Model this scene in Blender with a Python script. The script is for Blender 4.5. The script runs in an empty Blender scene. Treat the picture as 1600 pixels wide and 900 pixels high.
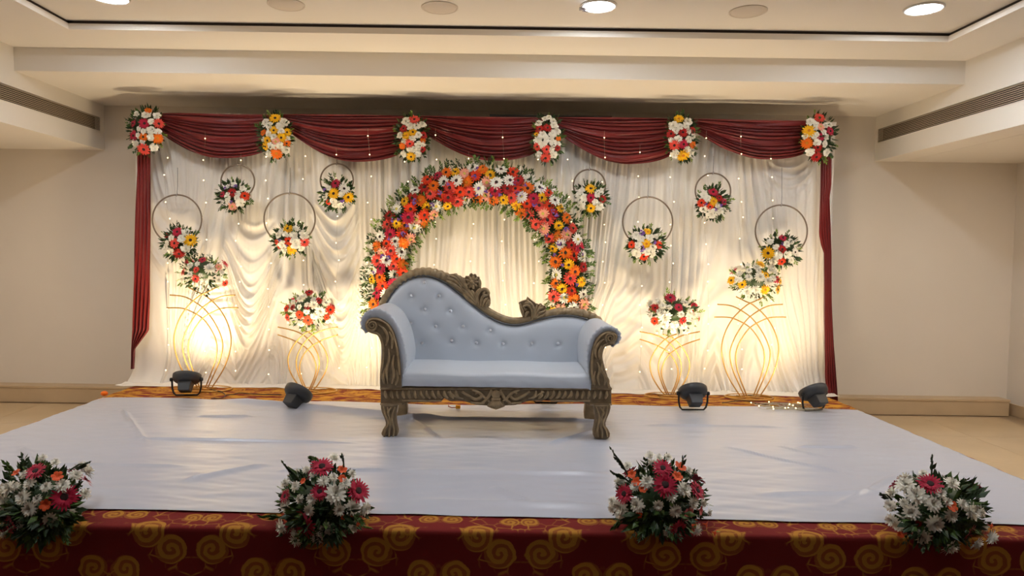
import bpy, math, random
import numpy as np
from mathutils import Vector, Matrix, noise as mnoise

sc = bpy.context.scene
R = math.radians
random.seed(7)
rng = np.random.default_rng(7)

# ------------------------------------------------------------------ camera
FPX, PX0, PY0 = 1100.0, 770.0, 450.0          # focal length / principal point in photo pixels
CAM = Vector((0.0, 0.0, 1.451))
TH, RO = R(2.6), R(0.83)                      # pitch down, roll
right0, up0, fwd = Vector((1, 0, 0)), Vector((0, math.sin(TH), math.cos(TH))), Vector((0, math.cos(TH), -math.sin(TH)))
rgt = right0 * math.cos(RO) + up0 * math.sin(RO)
upv = up0 * math.cos(RO) - right0 * math.sin(RO)
cd = bpy.data.cameras.new('camera')
cam = bpy.data.objects.new('camera', cd)
sc.collection.objects.link(cam)
m3 = Matrix((rgt, upv, -fwd)).transposed()
cam.matrix_world = Matrix.Translation(CAM) @ m3.to_4x4()
cd.sensor_width = 36.0
cd.lens = FPX * 36.0 / 1600.0
cd.shift_x = (800.0 - PX0) / 1600.0
cd.clip_start = 0.05
sc.camera = cam

# ------------------------------------------------------------------ world, exposure
w = bpy.data.worlds.new('world'); sc.world = w
w.use_nodes = True
w.node_tree.nodes['Background'].inputs[0].default_value = (0.02, 0.02, 0.022, 1)
sc.view_settings.view_transform = 'Standard'
sc.view_settings.look = 'None'
sc.view_settings.gamma = 1.0
sc.view_settings.use_curve_mapping = False
sc.view_settings.exposure = 0.62
PAR_WATT = 12.0                               # every stage lamp
PAR_COL = (1.0, 0.79, 0.49)
DOWN_EMIT = 74.0                              # the round ceiling lamps, seen ones and the added front row
DOWN_COL = (0.86, 0.92, 1.0)
BAY_FILL_EMIT, BAY_FILL_COL = 88.0, (1.0, 0.85, 0.68)    # unseen fill lamps added in the side bays

# ------------------------------------------------------------------ helpers
def P(px, py, Y):
    """point at depth Y (metres from the camera) seen at photo pixel px, py"""
    u, v = px - PX0, PY0 - py
    u0 = u * math.cos(RO) - v * math.sin(RO)
    v0 = u * math.sin(RO) + v * math.cos(RO)
    y = FPX * math.cos(TH) + v0 * math.sin(TH)
    z = -FPX * math.sin(TH) + v0 * math.cos(TH)
    s = Y / y
    return Vector((u0 * s, Y, CAM.z + z * s))

def hor(px): return 400.0 + (px - PX0) * math.tan(RO)

COL = sc.collection
def tag(o, label=None, cat=None, group=None, kind=None):
    if label: o['label'] = label
    if cat: o['category'] = cat
    if group: o['group'] = group
    if kind: o['kind'] = kind
    return o

def empty(name, loc, label, cat, group=None):
    o = bpy.data.objects.new(name, None); COL.objects.link(o)
    o.location = loc; o.empty_display_size = 0.1
    return tag(o, label, cat, group)

def world_loc(o):
    p = Vector((0, 0, 0))
    while o is not None:
        p = p + o.location; o = o.parent
    return p

class MB:
    """collects shapes in world coordinates, builds ONE mesh object"""
    def __init__(s): s.v = []; s.f = []; s.m = []
    def add(s, vs, fs, mi=0):
        n = len(s.v); s.v += [tuple(p) for p in vs]
        s.f += [tuple(i + n for i in f) for f in fs]; s.m += [mi] * len(fs)
        return s
    def box(s, a, b, mi=0):
        x0, y0, z0 = a; x1, y1, z1 = b
        vs = [(x0, y0, z0), (x1, y0, z0), (x1, y1, z0), (x0, y1, z0), (x0, y0, z1), (x1, y0, z1), (x1, y1, z1), (x0, y1, z1)]
        return s.add(vs, [(0, 3, 2, 1), (4, 5, 6, 7), (0, 1, 5, 4), (1, 2, 6, 5), (2, 3, 7, 6), (3, 0, 4, 7)], mi)
    def tube(s, pts, r, n=8, closed=False, mi=0, flat=1.0, flatdir=None):
        pts = [Vector(p) for p in pts]; k = len(pts)
        rs = r if isinstance(r, (list, tuple)) else [r] * k
        vs, fs = [], []
        ref = None
        for i in range(k):
            a = pts[(i - 1) % k] if (closed or i > 0) else pts[i]
            b = pts[(i + 1) % k] if (closed or i < k - 1) else pts[i]
            t = (b - a)
            t = t.normalized() if t.length > 1e-9 else Vector((0, 0, 1))
            if ref is None:
                ref = Vector((0, 1, 0)) if abs(t.y) < 0.9 else Vector((1, 0, 0))
                if flatdir is not None: ref = Vector(flatdir)
            if flatdir is not None: ref = Vector(flatdir)
            nn = ref - t * ref.dot(t)
            if nn.length < 1e-6: nn = t.orthogonal()
            nn.normalize(); bb = t.cross(nn); ref = nn
            for j in range(n):
                a2 = 2 * math.pi * j / n
                vs.append(pts[i] + (nn * math.cos(a2) * flat + bb * math.sin(a2)) * rs[i])
        for i in range(k if closed else k - 1):
            i2 = (i + 1) % k
            for j in range(n):
                j2 = (j + 1) % n
                fs.append((i * n + j, i * n + j2, i2 * n + j2, i2 * n + j))
        if not closed:
            fs.append(tuple(range(n - 1, -1, -1))); fs.append(tuple((k - 1) * n + j for j in range(n)))
        return s.add(vs, fs, mi)
    def prism(s, front, back, mi=0):
        n = len(front)
        fs = [tuple(range(n)), tuple(range(2 * n - 1, n - 1, -1))]
        for i in range(n):
            j = (i + 1) % n
            fs.append((i, i + n, j + n, j))
        return s.add(list(front) + list(back), fs, mi)
    def outline(s, pxs, Y, depth, mi=0):
        """photo outline at depth Y made into a solid `depth` thick (true shape, straight back)"""
        fr = [P(x, y, Y) for x, y in pxs]
        return s.prism(fr, [p + Vector((0, depth, 0)) for p in fr], mi)
    def ball(s, c, r, nu=10, nv=6, mi=0, sq=(1, 1, 1)):
        vs = [(c[0], c[1], c[2] + r * sq[2])]; fs = []
        for i in range(1, nv):
            ph = math.pi * i / nv
            for j in range(nu):
                th = 2 * math.pi * j / nu
                vs.append((c[0] + r * sq[0] * math.sin(ph) * math.cos(th), c[1] + r * sq[1] * math.sin(ph) * math.sin(th), c[2] + r * sq[2] * math.cos(ph)))
        vs.append((c[0], c[1], c[2] - r * sq[2])); L = len(vs) - 1
        for j in range(nu):
            fs.append((0, 1 + j, 1 + (j + 1) % nu)); fs.append((L, L - nu + (j + 1) % nu, L - nu + j))
        for i in range(nv - 2):
            for j in range(nu):
                a = 1 + i * nu + j; b = 1 + i * nu + (j + 1) % nu
                fs.append((a, a + nu, b + nu, b))
        return s.add(vs, fs, mi)
    def lathe(s, prof, n=24, mi=0, xf=None):
        """prof: (radius, height) about local Z, moved by matrix xf"""
        xf = xf or Matrix.Identity(4); vs, fs = [], []
        for r, h in prof:
            for j in range(n):
                a = 2 * math.pi * j / n
                vs.append(xf @ Vector((r * math.cos(a), r * math.sin(a), h)))
        for i in range(len(prof) - 1):
            for j in range(n):
                j2 = (j + 1) % n
                fs.append((i * n + j, i * n + j2, (i + 1) * n + j2, (i + 1) * n + j))
        fs.append(tuple(range(n - 1, -1, -1))); fs.append(tuple((len(prof) - 1) * n + j for j in range(n)))
        return s.add(vs, fs, mi)
    def mesh(s, name, mats, off=Vector((0, 0, 0)), smooth=True):
        me = bpy.data.meshes.new(name)
        me.from_pydata([(p[0] - off[0], p[1] - off[1], p[2] - off[2]) for p in s.v], [], s.f)
        for m in (mats if isinstance(mats, (list, tuple)) else [mats]): me.materials.append(m)
        if any(s.m): me.polygons.foreach_set('material_index', s.m)
        if smooth: me.polygons.foreach_set('use_smooth', [True] * len(s.f))
        me.update()
        return me
    def build(s, name, mats, parent=None, smooth=True, loc=None, auto=None, bevel=None):
        off = world_loc(parent) if parent is not None else (Vector(loc) if loc is not None else Vector((0, 0, 0)))
        me = s.mesh(name, mats, off, smooth)
        o = bpy.data.objects.new(name, me); COL.objects.link(o)
        if parent is not None: o.parent = parent
        else: o.location = off
        if smooth and auto: me.set_sharp_from_angle(angle=R(auto))
        if bevel:
            b = o.modifiers.new('bevel', 'BEVEL'); b.width = bevel; b.segments = 2; b.limit_method = 'ANGLE'; b.angle_limit = R(35)
        return o

def grid_obj(name, X, Y, Z, mat, parent=None, uv=None, thick=None):
    """numpy grid (rows, cols) -> mesh"""
    r, c = X.shape
    off = world_loc(parent) if parent is not None else Vector((0, 0, 0))
    co = np.stack([X - off[0], Y - off[1], Z - off[2]], -1).reshape(-1, 3).astype(np.float32)
    i = np.arange(r * c).reshape(r, c)
    q = np.stack([i[:-1, :-1], i[:-1, 1:], i[1:, 1:], i[1:, :-1]], -1).reshape(-1, 4)
    me = bpy.data.meshes.new(name)
    me.vertices.add(len(co)); me.vertices.foreach_set('co', co.ravel())
    me.loops.add(q.size); me.loops.foreach_set('vertex_index', q.ravel().astype(np.int32))
    me.polygons.add(len(q)); me.polygons.foreach_set('loop_start', np.arange(0, q.size, 4, dtype=np.int32))
    me.update(calc_edges=True)
    me.polygons.foreach_set('use_smooth', [True] * len(q))
    if uv is not None:
        l = me.uv_layers.new(name='UVMap')
        UV = np.stack(uv, -1).reshape(-1, 2)[q.ravel()].astype(np.float32)
        l.data.foreach_set('uv', UV.ravel())
    me.materials.append(mat); me.update()
    o = bpy.data.objects.new(name, me); COL.objects.link(o)
    if parent is not None: o.parent = parent
    if thick:
        sm = o.modifiers.new('thickness', 'SOLIDIFY'); sm.thickness = thick; sm.offset = 0
    return o

# ------------------------------------------------------------------ materials
def lin(c):
    return tuple(((x / 255.0) / 12.92 if x / 255.0 <= 0.04045 else ((x / 255.0 + 0.055) / 1.055) ** 2.4) for x in c)

def mat(name, rgb, rough=0.6, metal=0.0, spec=0.5, var=0.0, scale=20.0, bump=0.0, bscale=200.0, sheen=0.0, trans=0.0, coat=0.0):
    m = bpy.data.materials.new(name); m.use_nodes = True
    nt = m.node_tree; b = nt.nodes['Principled BSDF']
    c = lin(rgb)
    b.inputs['Base Color'].default_value = (*c, 1)
    b.inputs['Roughness'].default_value = rough
    b.inputs['Metallic'].default_value = metal
    b.inputs['Specular IOR Level'].default_value = spec
    if sheen: b.inputs['Sheen Weight'].default_value = sheen
    if coat: b.inputs['Coat Weight'].default_value = coat
    tc = nt.nodes.new('ShaderNodeTexCoord')
    if var:
        n = nt.nodes.new('ShaderNodeTexNoise'); n.inputs['Scale'].default_value = scale; n.inputs['Detail'].default_value = 4
        nt.links.new(tc.outputs['Object'], n.inputs['Vector'])
        r = nt.nodes.new('ShaderNodeValToRGB')
        r.color_ramp.elements[0].position = 0.3; r.color_ramp.elements[1].position = 0.7
        r.color_ramp.elements[0].color = (*[x * (1 - var) for x in c], 1)
        r.color_ramp.elements[1].color = (*[min(1, x * (1 + var)) for x in c], 1)
        nt.links.new(n.outputs['Fac'], r.inputs['Fac']); nt.links.new(r.outputs['Color'], b.inputs['Base Color'])
    if bump:
        n2 = nt.nodes.new('ShaderNodeTexNoise'); n2.inputs['Scale'].default_value = bscale; n2.inputs['Detail'].default_value = 3
        nt.links.new(tc.outputs['Object'], n2.inputs['Vector'])
        bp = nt.nodes.new('ShaderNodeBump'); bp.inputs['Strength'].default_value = bump; bp.inputs['Distance'].default_value = 0.01
        nt.links.new(n2.outputs['Fac'], bp.inputs['Height']); nt.links.new(bp.outputs['Normal'], b.inputs['Normal'])
    if trans:
        t = nt.nodes.new('ShaderNodeBsdfTranslucent'); t.inputs['Color'].default_value = (*c, 1)
        mx = nt.nodes.new('ShaderNodeMixShader'); mx.inputs[0].default_value = trans
        out = nt.nodes['Material Output']
        nt.links.new(b.outputs[0], mx.inputs[1]); nt.links.new(t.outputs[0], mx.inputs[2]); nt.links.new(mx.outputs[0], out.inputs[0])
    return m

def emis(name, col, strength, sample=True):
    m = bpy.data.materials.new(name); m.use_nodes = True
    nt = m.node_tree; nt.nodes.remove(nt.nodes['Principled BSDF'])
    e = nt.nodes.new('ShaderNodeEmission'); e.inputs[0].default_value = (*col, 1); e.inputs[1].default_value = strength
    nt.links.new(e.outputs[0], nt.nodes['Material Output'].inputs[0])
    if not sample: m.cycles.emission_sampling = 'NONE'
    return m

M = {}
M['paint'] = mat('wall_paint', (226, 217, 204), 0.75, var=0.02, scale=1.5)
M['ceil'] = mat('ceiling_paint', (243, 236, 224), 0.8, var=0.01, scale=1.0)
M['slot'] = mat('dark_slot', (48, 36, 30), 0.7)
M['tile'] = mat('floor_tile', (200, 177, 142), 0.16, var=0.06, scale=2.2)
M['grout'] = mat('tile_grout', (150, 128, 100), 0.7)
M['ledge'] = mat('stone_ledge', (196, 172, 138), 0.4, var=0.07, scale=3.0)
M['grille'] = mat('grille_slat', (205, 185, 160), 0.5)
M['duct'] = mat('duct_black', (14, 11, 10), 0.8)
M['lamp_rim'] = mat('lamp_rim', (225, 220, 212), 0.4)
M['disc'] = mat('unlit_disc', (226, 214, 198), 0.6)
M['chrome'] = mat('chrome', (210, 210, 215), 0.2, metal=1.0)
M['satin'] = mat('white_satin', (238, 232, 222), 0.42, spec=0.35, sheen=0.3)
M['red'] = mat('maroon_satin', (118, 20, 18), 0.40, spec=0.4, sheen=0.25, var=0.08, scale=6)
M['sheet'] = mat('white_sheet', (184, 188, 200), 0.30, spec=0.55, var=0.02, scale=2)
M['wood'] = mat('carved_wood', (156, 134, 100), 0.40, spec=0.45, var=0.28, scale=26, bump=0.12, bscale=90)
M['wood_shaded'] = mat('carved_wood_shaded', (122, 103, 76), 0.5, var=0.25, scale=28, bump=0.1, bscale=90)  # darker than the relief: crevice shade of the carving put into the colour
M['wood_dark'] = mat('carved_wood_recess', (50, 40, 30), 0.6, var=0.2, scale=30)
M['leather'] = mat('pale_leatherette', (200, 207, 216), 0.40, spec=0.4, var=0.015, scale=5)
M['crystal'] = mat('crystal_button', (228, 231, 238), 0.12, metal=0.25)
M['piping'] = mat('grey_piping', (92, 92, 92), 0.6)
M['gold'] = mat('gold_wire', (196, 152, 84), 0.36, metal=0.75)
M['hoop'] = mat('dull_metal_hoop', (142, 126, 108), 0.4, metal=0.6)
M['black'] = mat('black_plastic', (50, 52, 55), 0.45)
M['blackm'] = mat('black_metal', (20, 20, 22), 0.5)
M['bar'] = mat('dark_bar', (18, 20, 26), 0.5)
M['wirec'] = mat('clear_wire', (196, 186, 160), 0.4)
M['tagy'] = mat('yellow_plug', (236, 160, 20), 0.45)
M['redw'] = mat('red_wire', (150, 50, 40), 0.5)
M['down'] = emis('lamp_diffuser', DOWN_COL, DOWN_EMIT)
for _k in ('down',):                           # brighter in the middle of the diffuser, as in a real panel
    _nt = M[_k].node_tree; _e = _nt.nodes['Emission']
    _tc = _nt.nodes.new('ShaderNodeTexCoord'); _l = _nt.nodes.new('ShaderNodeVectorMath'); _l.operation = 'LENGTH'
    _mp = _nt.nodes.new('ShaderNodeMapping'); _mp.inputs['Scale'].default_value = (1, 1, 0)
    _nt.links.new(_tc.outputs['Object'], _mp.inputs[0]); _nt.links.new(_mp.outputs[0], _l.inputs[0])
    _r = _nt.nodes.new('ShaderNodeMapRange'); _r.interpolation_type = 'SMOOTHSTEP'
    _nt.links.new(_l.outputs['Value'], _r.inputs['Value'])
    _r.inputs['From Min'].default_value = .107; _r.inputs['From Max'].default_value = .02
    _r.inputs['To Min'].default_value = 1.5; _r.inputs['To Max'].default_value = DOWN_EMIT * 3.1
    _nt.links.new(_r.outputs[0], _e.inputs[1])
M['bay'] = emis('bay_fill_diffuser', BAY_FILL_COL, BAY_FILL_EMIT)
M['bulb'] = emis('fairy_bulb', (1.0, 0.74, 0.38), 4.0, sample=False)
M['lens'] = emis('stage_lamp_lens', PAR_COL, 6.0, sample=False)

# patterned carpet cloth: UV in metres (u along the stage, v from the front top edge, down the face positive)
def carpet_material():
    m = bpy.data.materials.new('patterned_carpet'); m.use_nodes = True
    nt = m.node_tree; L = nt.links; b = nt.nodes['Principled BSDF']
    def val(x):
        return x
    def mth(op, *a, clamp=False):
        n = nt.nodes.new('ShaderNodeMath'); n.operation = op; n.use_clamp = clamp
        for i, x in enumerate(a):
            if isinstance(x, (int, float)): n.inputs[i].default_value = x
            else: L.new(x, n.inputs[i])
        return n.outputs[0]
    uv = nt.nodes.new('ShaderNodeUVMap'); uv.uv_map = 'UVMap'
    sp = nt.nodes.new('ShaderNodeSeparateXYZ'); L.new(uv.outputs[0], sp.inputs[0])
    u, v = sp.outputs[0], sp.outputs[1]
    PER = 0.70
    nz = nt.nodes.new('ShaderNodeTexNoise'); nz.inputs['Scale'].default_value = 16; nz.inputs['Detail'].default_value = 3
    L.new(uv.outputs[0], nz.inputs['Vector'])
    wob = mth('MULTIPLY', mth('SUBTRACT', nz.outputs['Fac'], 0.5), 0.035)
    a = mth('ADD', mth('PINGPONG', mth('SUBTRACT', u, 0.135), PER / 2), wob)
    bb = mth('WRAP', v, 0.30, -0.20)
    def scroll(ca, cb, r):
        da, db = mth('SUBTRACT', a, ca), mth('SUBTRACT', bb, cb)
        d = mth('SQRT', mth('ADD', mth('MULTIPLY', da, da), mth('MULTIPLY', db, db)))
        ang = mth('ARCTAN2', db, da)
        ins = mth('MULTIPLY', mth('SUBTRACT', r, d), 260.0, clamp=True)
        ph = mth('ADD', mth('MULTIPLY', d, 2 * math.pi / (r * 0.52)), ang)
        ring = mth('MULTIPLY', mth('ADD', mth('SINE', ph), 0.35), 2.6, clamp=True)
        return mth('MULTIPLY', ins, mth('ADD', mth('MULTIPLY', ring, 0.46), 0.26))
    s = scroll(0.088, 0.078, 0.070)
    for args in ((0.185, 0.004, 0.070), (0.280, 0.172, 0.064), (0.045, -0.11, 0.045), (0.30, -0.13, 0.05)):
        s = mth('MAXIMUM', s, scroll(*args))
    # leaf chains between the scrolls
    vor = nt.nodes.new('ShaderNodeTexVoronoi'); vor.feature = 'DISTANCE_TO_EDGE'; vor.inputs['Scale'].default_value = 15
    cx = nt.nodes.new('ShaderNodeCombineXYZ'); L.new(a, cx.inputs[0]); L.new(bb, cx.inputs[1])
    L.new(cx.outputs[0], vor.inputs['Vector'])
    edge = mth('MULTIPLY', mth('SUBTRACT', 0.07, vor.outputs['Distance']), 14, clamp=True)
    n3 = nt.nodes.new('ShaderNodeTexNoise'); n3.inputs['Scale'].default_value = 7; L.new(cx.outputs[0], n3.inputs['Vector'])
    patch = mth('MULTIPLY', mth('SUBTRACT', n3.outputs['Fac'], 0.50), 9, clamp=True)
    # flame shaped leaves in rows along the upper surface
    wv = nt.nodes.new('ShaderNodeTexNoise'); wv.inputs['Scale'].default_value = 1.0; wv.inputs['Detail'].default_value = 4
    mp = nt.nodes.new('ShaderNodeMapping'); mp.inputs['Scale'].default_value = (7, 20, 1); L.new(uv.outputs[0], mp.inputs[0]); L.new(mp.outputs[0], wv.inputs['Vector'])
    flame = mth('MULTIPLY', mth('SUBTRACT', wv.outputs['Fac'], 0.455), 8, clamp=True)
    onback = mth('MULTIPLY', mth('SUBTRACT', -0.6, v), 4, clamp=True)
    s = mth('MAXIMUM', s, mth('MULTIPLY', mth('MULTIPLY', edge, patch), 0.75))
    s = mth('MAXIMUM', s, mth('MULTIPLY', flame, onback))
    mx = nt.nodes.new('ShaderNodeMix'); mx.data_type = 'RGBA'
    L.new(s, mx.inputs['Factor'])
    mx.inputs['A'].default_value = (*lin((116, 30, 28)), 1); mx.inputs['B'].default_value = (*lin((196, 142, 48)), 1)
    L.new(mx.outputs['Result'], b.inputs['Base Color'])
    b.inputs['Roughness'].default_value = 0.85; b.inputs['Specular IOR Level'].default_value = 0.2
    n2 = nt.nodes.new('ShaderNodeTexNoise'); n2.inputs['Scale'].default_value = 260; L.new(uv.outputs[0], n2.inputs['Vector'])
    bp = nt.nodes.new('ShaderNodeBump'); bp.inputs['Strength'].default_value = 0.25; bp.inputs['Distance'].default_value = 0.004
    L.new(n2.outputs['Fac'], bp.inputs['Height']); L.new(bp.outputs['Normal'], b.inputs['Normal'])
    return m
M['carpet'] = carpet_material()
M['added_hallc'] = mat('added_hall_carpet', (70, 30, 28), 0.9, var=.3, scale=8)

# ------------------------------------------------------------------ the room
XL, XR, YB, YF = -5.06, 5.00, 6.78, -6.0         # side walls, wall behind the stage, wall behind the camera
H1, H2, H3 = 2.831, 3.011, 3.075
SL, SR = -3.73, 3.63                             # inner faces of the side soffits
def struct(name, mb, m, **k):
    o = mb.build(name, m, smooth=False, **k); o['kind'] = 'structure'; return o
floor = struct('floor', MB().box((XL - .1, YF - .1, -0.15), (XR + .1, YB + .1, -0.004)), M['grout'])
T = 0.75
tm = MB().box((-T / 2 + .0012, -T / 2 + .0012, -0.012), (T / 2 - .0012, T / 2 - .0012, 0)).mesh('tile', M['tile'], smooth=False)
for i in range(-7, 8):
    for j in range(0, 11):
        x, y = i * T - 0.1, -0.55 + j * T
        if x - T / 2 < XL - .25 or x + T / 2 > XR + .3 or y + T / 2 > YB + .35: continue
        if -2.6 < x < 2.4 and 3.35 < y < 5.9: continue
        o = bpy.data.objects.new('tile', tm); COL.objects.link(o); o.parent = floor; o.location = (x, y, 0)
struct('wall_back', MB().box((XL - .15, YB, 0), (XR + .15, YB + .15, 3.5)), M['paint'])
struct('wall_left', MB().box((XL - .15, YF, 0), (XL, YB, 3.5)), M['paint'])
struct('wall_right', MB().box((XR, YF, 0), (XR + .15, YB, 3.5)), M['paint'])
struct('wall_front', MB().box((XL - .15, YF - .15, 0), (XR + .15, YF, 3.5)), M['paint'])
struct('baseboard_back', MB().box((XL, YB - .15, 0), (4.92, YB, .150)).box((XL, YB - .157, .137), (4.925, YB, .158)), M['ledge'], bevel=.003)
struct('baseboard_right', MB().box((XR - .02, YF, 0), (XR, YB, .11)), M['ledge'])
struct('baseboard_left', MB().box((XL, YF, 0), (XL + .02, YB - .16, .11)), M['ledge'])
# ceiling: low band over the stage, a step up, then the raised tray with a dark shadow gap
struct('ceiling_lower_band', MB().box((SL, 5.52, H1), (SR, YB, H2 + .15)), M['ceil'])
TXL, TXR, TY = -3.03, 3.20, 5.06
struct('ceiling_ring', MB().box((SL, TY, H2), (SR, 5.52, H2 + .042)).box((SL, YF, H2), (TXL, TY, H2 + .042)).box((TXR, YF, H2), (SR, TY, H2 + .042)), M['ceil'])
g = .012
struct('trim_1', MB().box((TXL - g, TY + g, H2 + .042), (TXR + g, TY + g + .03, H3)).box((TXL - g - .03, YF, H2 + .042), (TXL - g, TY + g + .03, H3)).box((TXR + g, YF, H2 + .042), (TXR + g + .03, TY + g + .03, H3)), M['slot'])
struct('ceiling', MB().box((XL, YF, H3), (XR, YB, H3 + .12)), M['ceil'])
ZS = 2.408
struct('ceiling_soffit_left', MB().box((XL, YF, ZS), (SL, YB, 2.574)).box((XL, YF, 2.706), (SL, YB, H3)).box((XL, YF, 2.574), (SL - .12, YB, 2.706)).box((SL - .12, 6.71, 2.574), (SL, YB, 2.706)).box((SL - .12, YF, 2.574), (SL, 1.0, 2.706)), M['ceil'])
struct('ceiling_soffit_right', MB().box((SR, YF, ZS), (SR + .27, YB, 2.574)).box((SR + .276, YF, ZS), (XR, YB, 2.574)).box((SR, YF, 2.706), (XR, YB, H3)).box((SR + .12, YF, 2.57), (XR, YB, 2.71)).box((SR, 6.74, 2.574), (SR + .12, YB, 2.706)).box((SR, YF, 2.574), (SR + .12, 1.0, 2.706)), M['ceil'])
for sx, xx, y1, wh in ((1, SL, 6.71, 'left'), (-1, SR, 6.74, 'right')):
    gr = empty('air_grille', (xx, 1.0, 2.574), 'long linear air grille with dark slots in the %s ceiling soffit' % wh, 'air vent', 'air grilles in the side soffits')
    d = sx * -1
    MB().box((min(xx + d * .05, xx + d * .115), 1.0, 2.574), (max(xx + d * .05, xx + d * .115), y1, 2.706)).build('duct_back', M['duct'], gr, smooth=False)
    fr = MB()
    for za, zb in ((2.570, 2.577), (2.703, 2.710)):
        fr.box((min(xx - d * .004, xx + d * .02), 1.0, za), (max(xx - d * .004, xx + d * .02), y1, zb))
    fr.build('frame', M['ceil'], gr, smooth=False)
    sm = None
    for k in range(8):
        z = 2.590 + k * .0146
        q = MB().box((min(xx + d * .002, xx + d * .014), 1.0, -.0021), (max(xx + d * .002, xx + d * .014), y1, .0021))
        if sm is None: sm = q.mesh('slat', M['grille'], Vector((xx, 1.0, 0)), smooth=False)
        o = bpy.data.objects.new('slat', sm); COL.objects.link(o); o.parent = gr; o.location = (0, 0, z - 2.574)

# ------------------------------------------------------------------ ceiling lamps, added fill lamps and blank discs
def downlight(x, y, lab, clip=False, z=None, m='down'):
    H3 = z or globals()['H3']
    r = empty('downlight', (x, y, H3), lab, 'ceiling light', 'round lit ceiling lamps')
    xf = Matrix.Translation((x, y, H3))
    MB().lathe([(.118, 0), (.120, -.006), (.112, -.012), (.108, -.012), (.108, -.004)], 36, xf=xf).build('rim', M['lamp_rim'], r)
    MB().lathe([(.107, -.004), (.107, -.009)], 36, xf=xf).build('diffuser', M[m], r)
    if clip:
        c = MB().tube([(x - .09, y - .03, H3 - .004), (x - .115, y - .045, H3 - .03), (x - .105, y - .06, H3 - .055), (x - .075, y - .06, H3 - .06)], .006, 8)
        c.box((x - .13, y - .07, H3 - .05), (x - .085, y - .045, H3 - .035))
        c.build('spring_clip', M['chrome'], r)
    return r
downlight(-2.48, 4.59, 'lit round ceiling lamp, leftmost, cut by the top edge of the picture')
downlight(0.655, 4.62, 'lit round ceiling lamp above the sofa with a loose chrome spring clip', True)
downlight(2.73, 4.58, 'lit round ceiling lamp near the right corner of the raised ceiling')
for (x, y, wh) in ((-4.4, 4.7, 'left side bay, nearer the stage wall'), (-4.4, 3.4, 'left side bay, nearer the camera'), (4.3, 4.9, 'right side bay, nearer the stage wall'), (4.3, 3.4, 'right side bay, nearer the camera')):
    downlight(x, y, 'added round warm fill lamp, unseen, under the soffit of the ' + wh, z=ZS, m='bay')  # added out of view to brighten the side walls
for x in (-2.48, .15, 2.73):
    downlight(x, 2.72, 'added round ceiling fill lamp, unseen, over the stage front edge, ' + ('left' if x < -1 else 'middle' if x < 1 else 'right'))  # row added out of view to light the stage front and its flowers
for (px, py, lab) in ((447, 6.5, 'unlit flush round disc in the ceiling, leftmost of three'), (687, 11.5, 'unlit flush round disc in the ceiling, middle one of three'), (1169, 17.5, 'unlit flush round disc in the ceiling, rightmost of three')):
    q = P(px, py, 4.6); s = (H3 - CAM.z) / (q.z - CAM.z); x, y = q.x * s, 4.6 * s
    r = empty('ceiling_disc', (x, y, H3), lab, 'ceiling speaker', 'unlit discs in the ceiling')
    xf = Matrix.Translation((x, y, H3))
    MB().lathe([(.121, .0), (.121, -.005), (.113, -.009), (.111, -.004)], 36, xf=xf).build('rim', M['disc'], r)
    MB().lathe([(.110, -.003), (.108, -.006)], 36, xf=xf).build('cover', M['disc'], r)

# ------------------------------------------------------------------ stage, carpet, sheet
ZT = 0.281
SX0, SX1, SY0, SY1 = -3.09, 2.89, 2.94, 6.42
stage = empty('stage', (-.1, 4.6, 0), 'low rectangular stage wrapped in red and gold patterned carpet', 'stage')
MB().box((SX0 + .02, SY0 + .03, 0), (SX1 - .02, SY1, ZT - .012)).build('platform', M['wood_dark'], stage, smooth=False)
# carpet cover: front face with soft folds, rounded edge, top; unfolded UV
nx = 300
xs = np.linspace(SX0, SX1, nx)
vrow, yrow, zrow = [], [], []
for t in np.linspace(0, 1, 14):
    vrow.append((1 - t) * (ZT - .004)); yrow.append(SY0); zrow.append(.002 + t * (ZT - .022))
for a in np.linspace(0, 90, 5)[1:]:
    vrow.append(-.01 * a / 90); yrow.append(SY0 + .016 * (1 - math.cos(R(a)))); zrow.append(ZT - .016 + .016 * math.sin(R(a)))
for t in np.linspace(0, 1, 60)[1:]:
    vrow.append(-.012 - t * (SY1 - SY0)); yrow.append(SY0 + .018 + t * (SY1 - SY0 - .02)); zrow.append(ZT)
vrow, yrow, zrow = map(np.array, (vrow, yrow, zrow))
X = np.repeat(xs[None], len(vrow), 0); Yc = np.repeat(yrow[:, None], nx, 1).copy(); Zc = np.repeat(zrow[:, None], nx, 1).copy()
V = np.repeat(vrow[:, None], nx, 1)
dn = np.clip(V / .38, 0, 1)
fold = sum(np.sin(X * k + p) * a for k, p, a in ((5.3, 1, .5), (9.1, 2.2, .35), (17.7, .4, .2), (31, 3, .12)))
Yc -= dn * (.010 * fold + .012)
Zc += np.where(V < -.02, .0022 * np.sin(X * 7 + Yc * 19) * np.sin(X * 2.3 - Yc * 11), 0)
wr = (Yc > 5.4) & (V < -.02)
Zc += np.where(wr, .004 * np.abs(np.sin(X * 4.1 + 14 * Yc + 2 * np.sin(X * 2))), 0)
grid_obj('carpet', X, Yc, Zc, M['carpet'], stage, uv=(X, V))
sd = MB()
for xx in (SX0, SX1):
    sd.box((xx - .004, SY0 + .004, .002), (xx + .004, SY1, ZT - .004))
sd.build('carpet_side', M['red'], stage, smooth=False)

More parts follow.
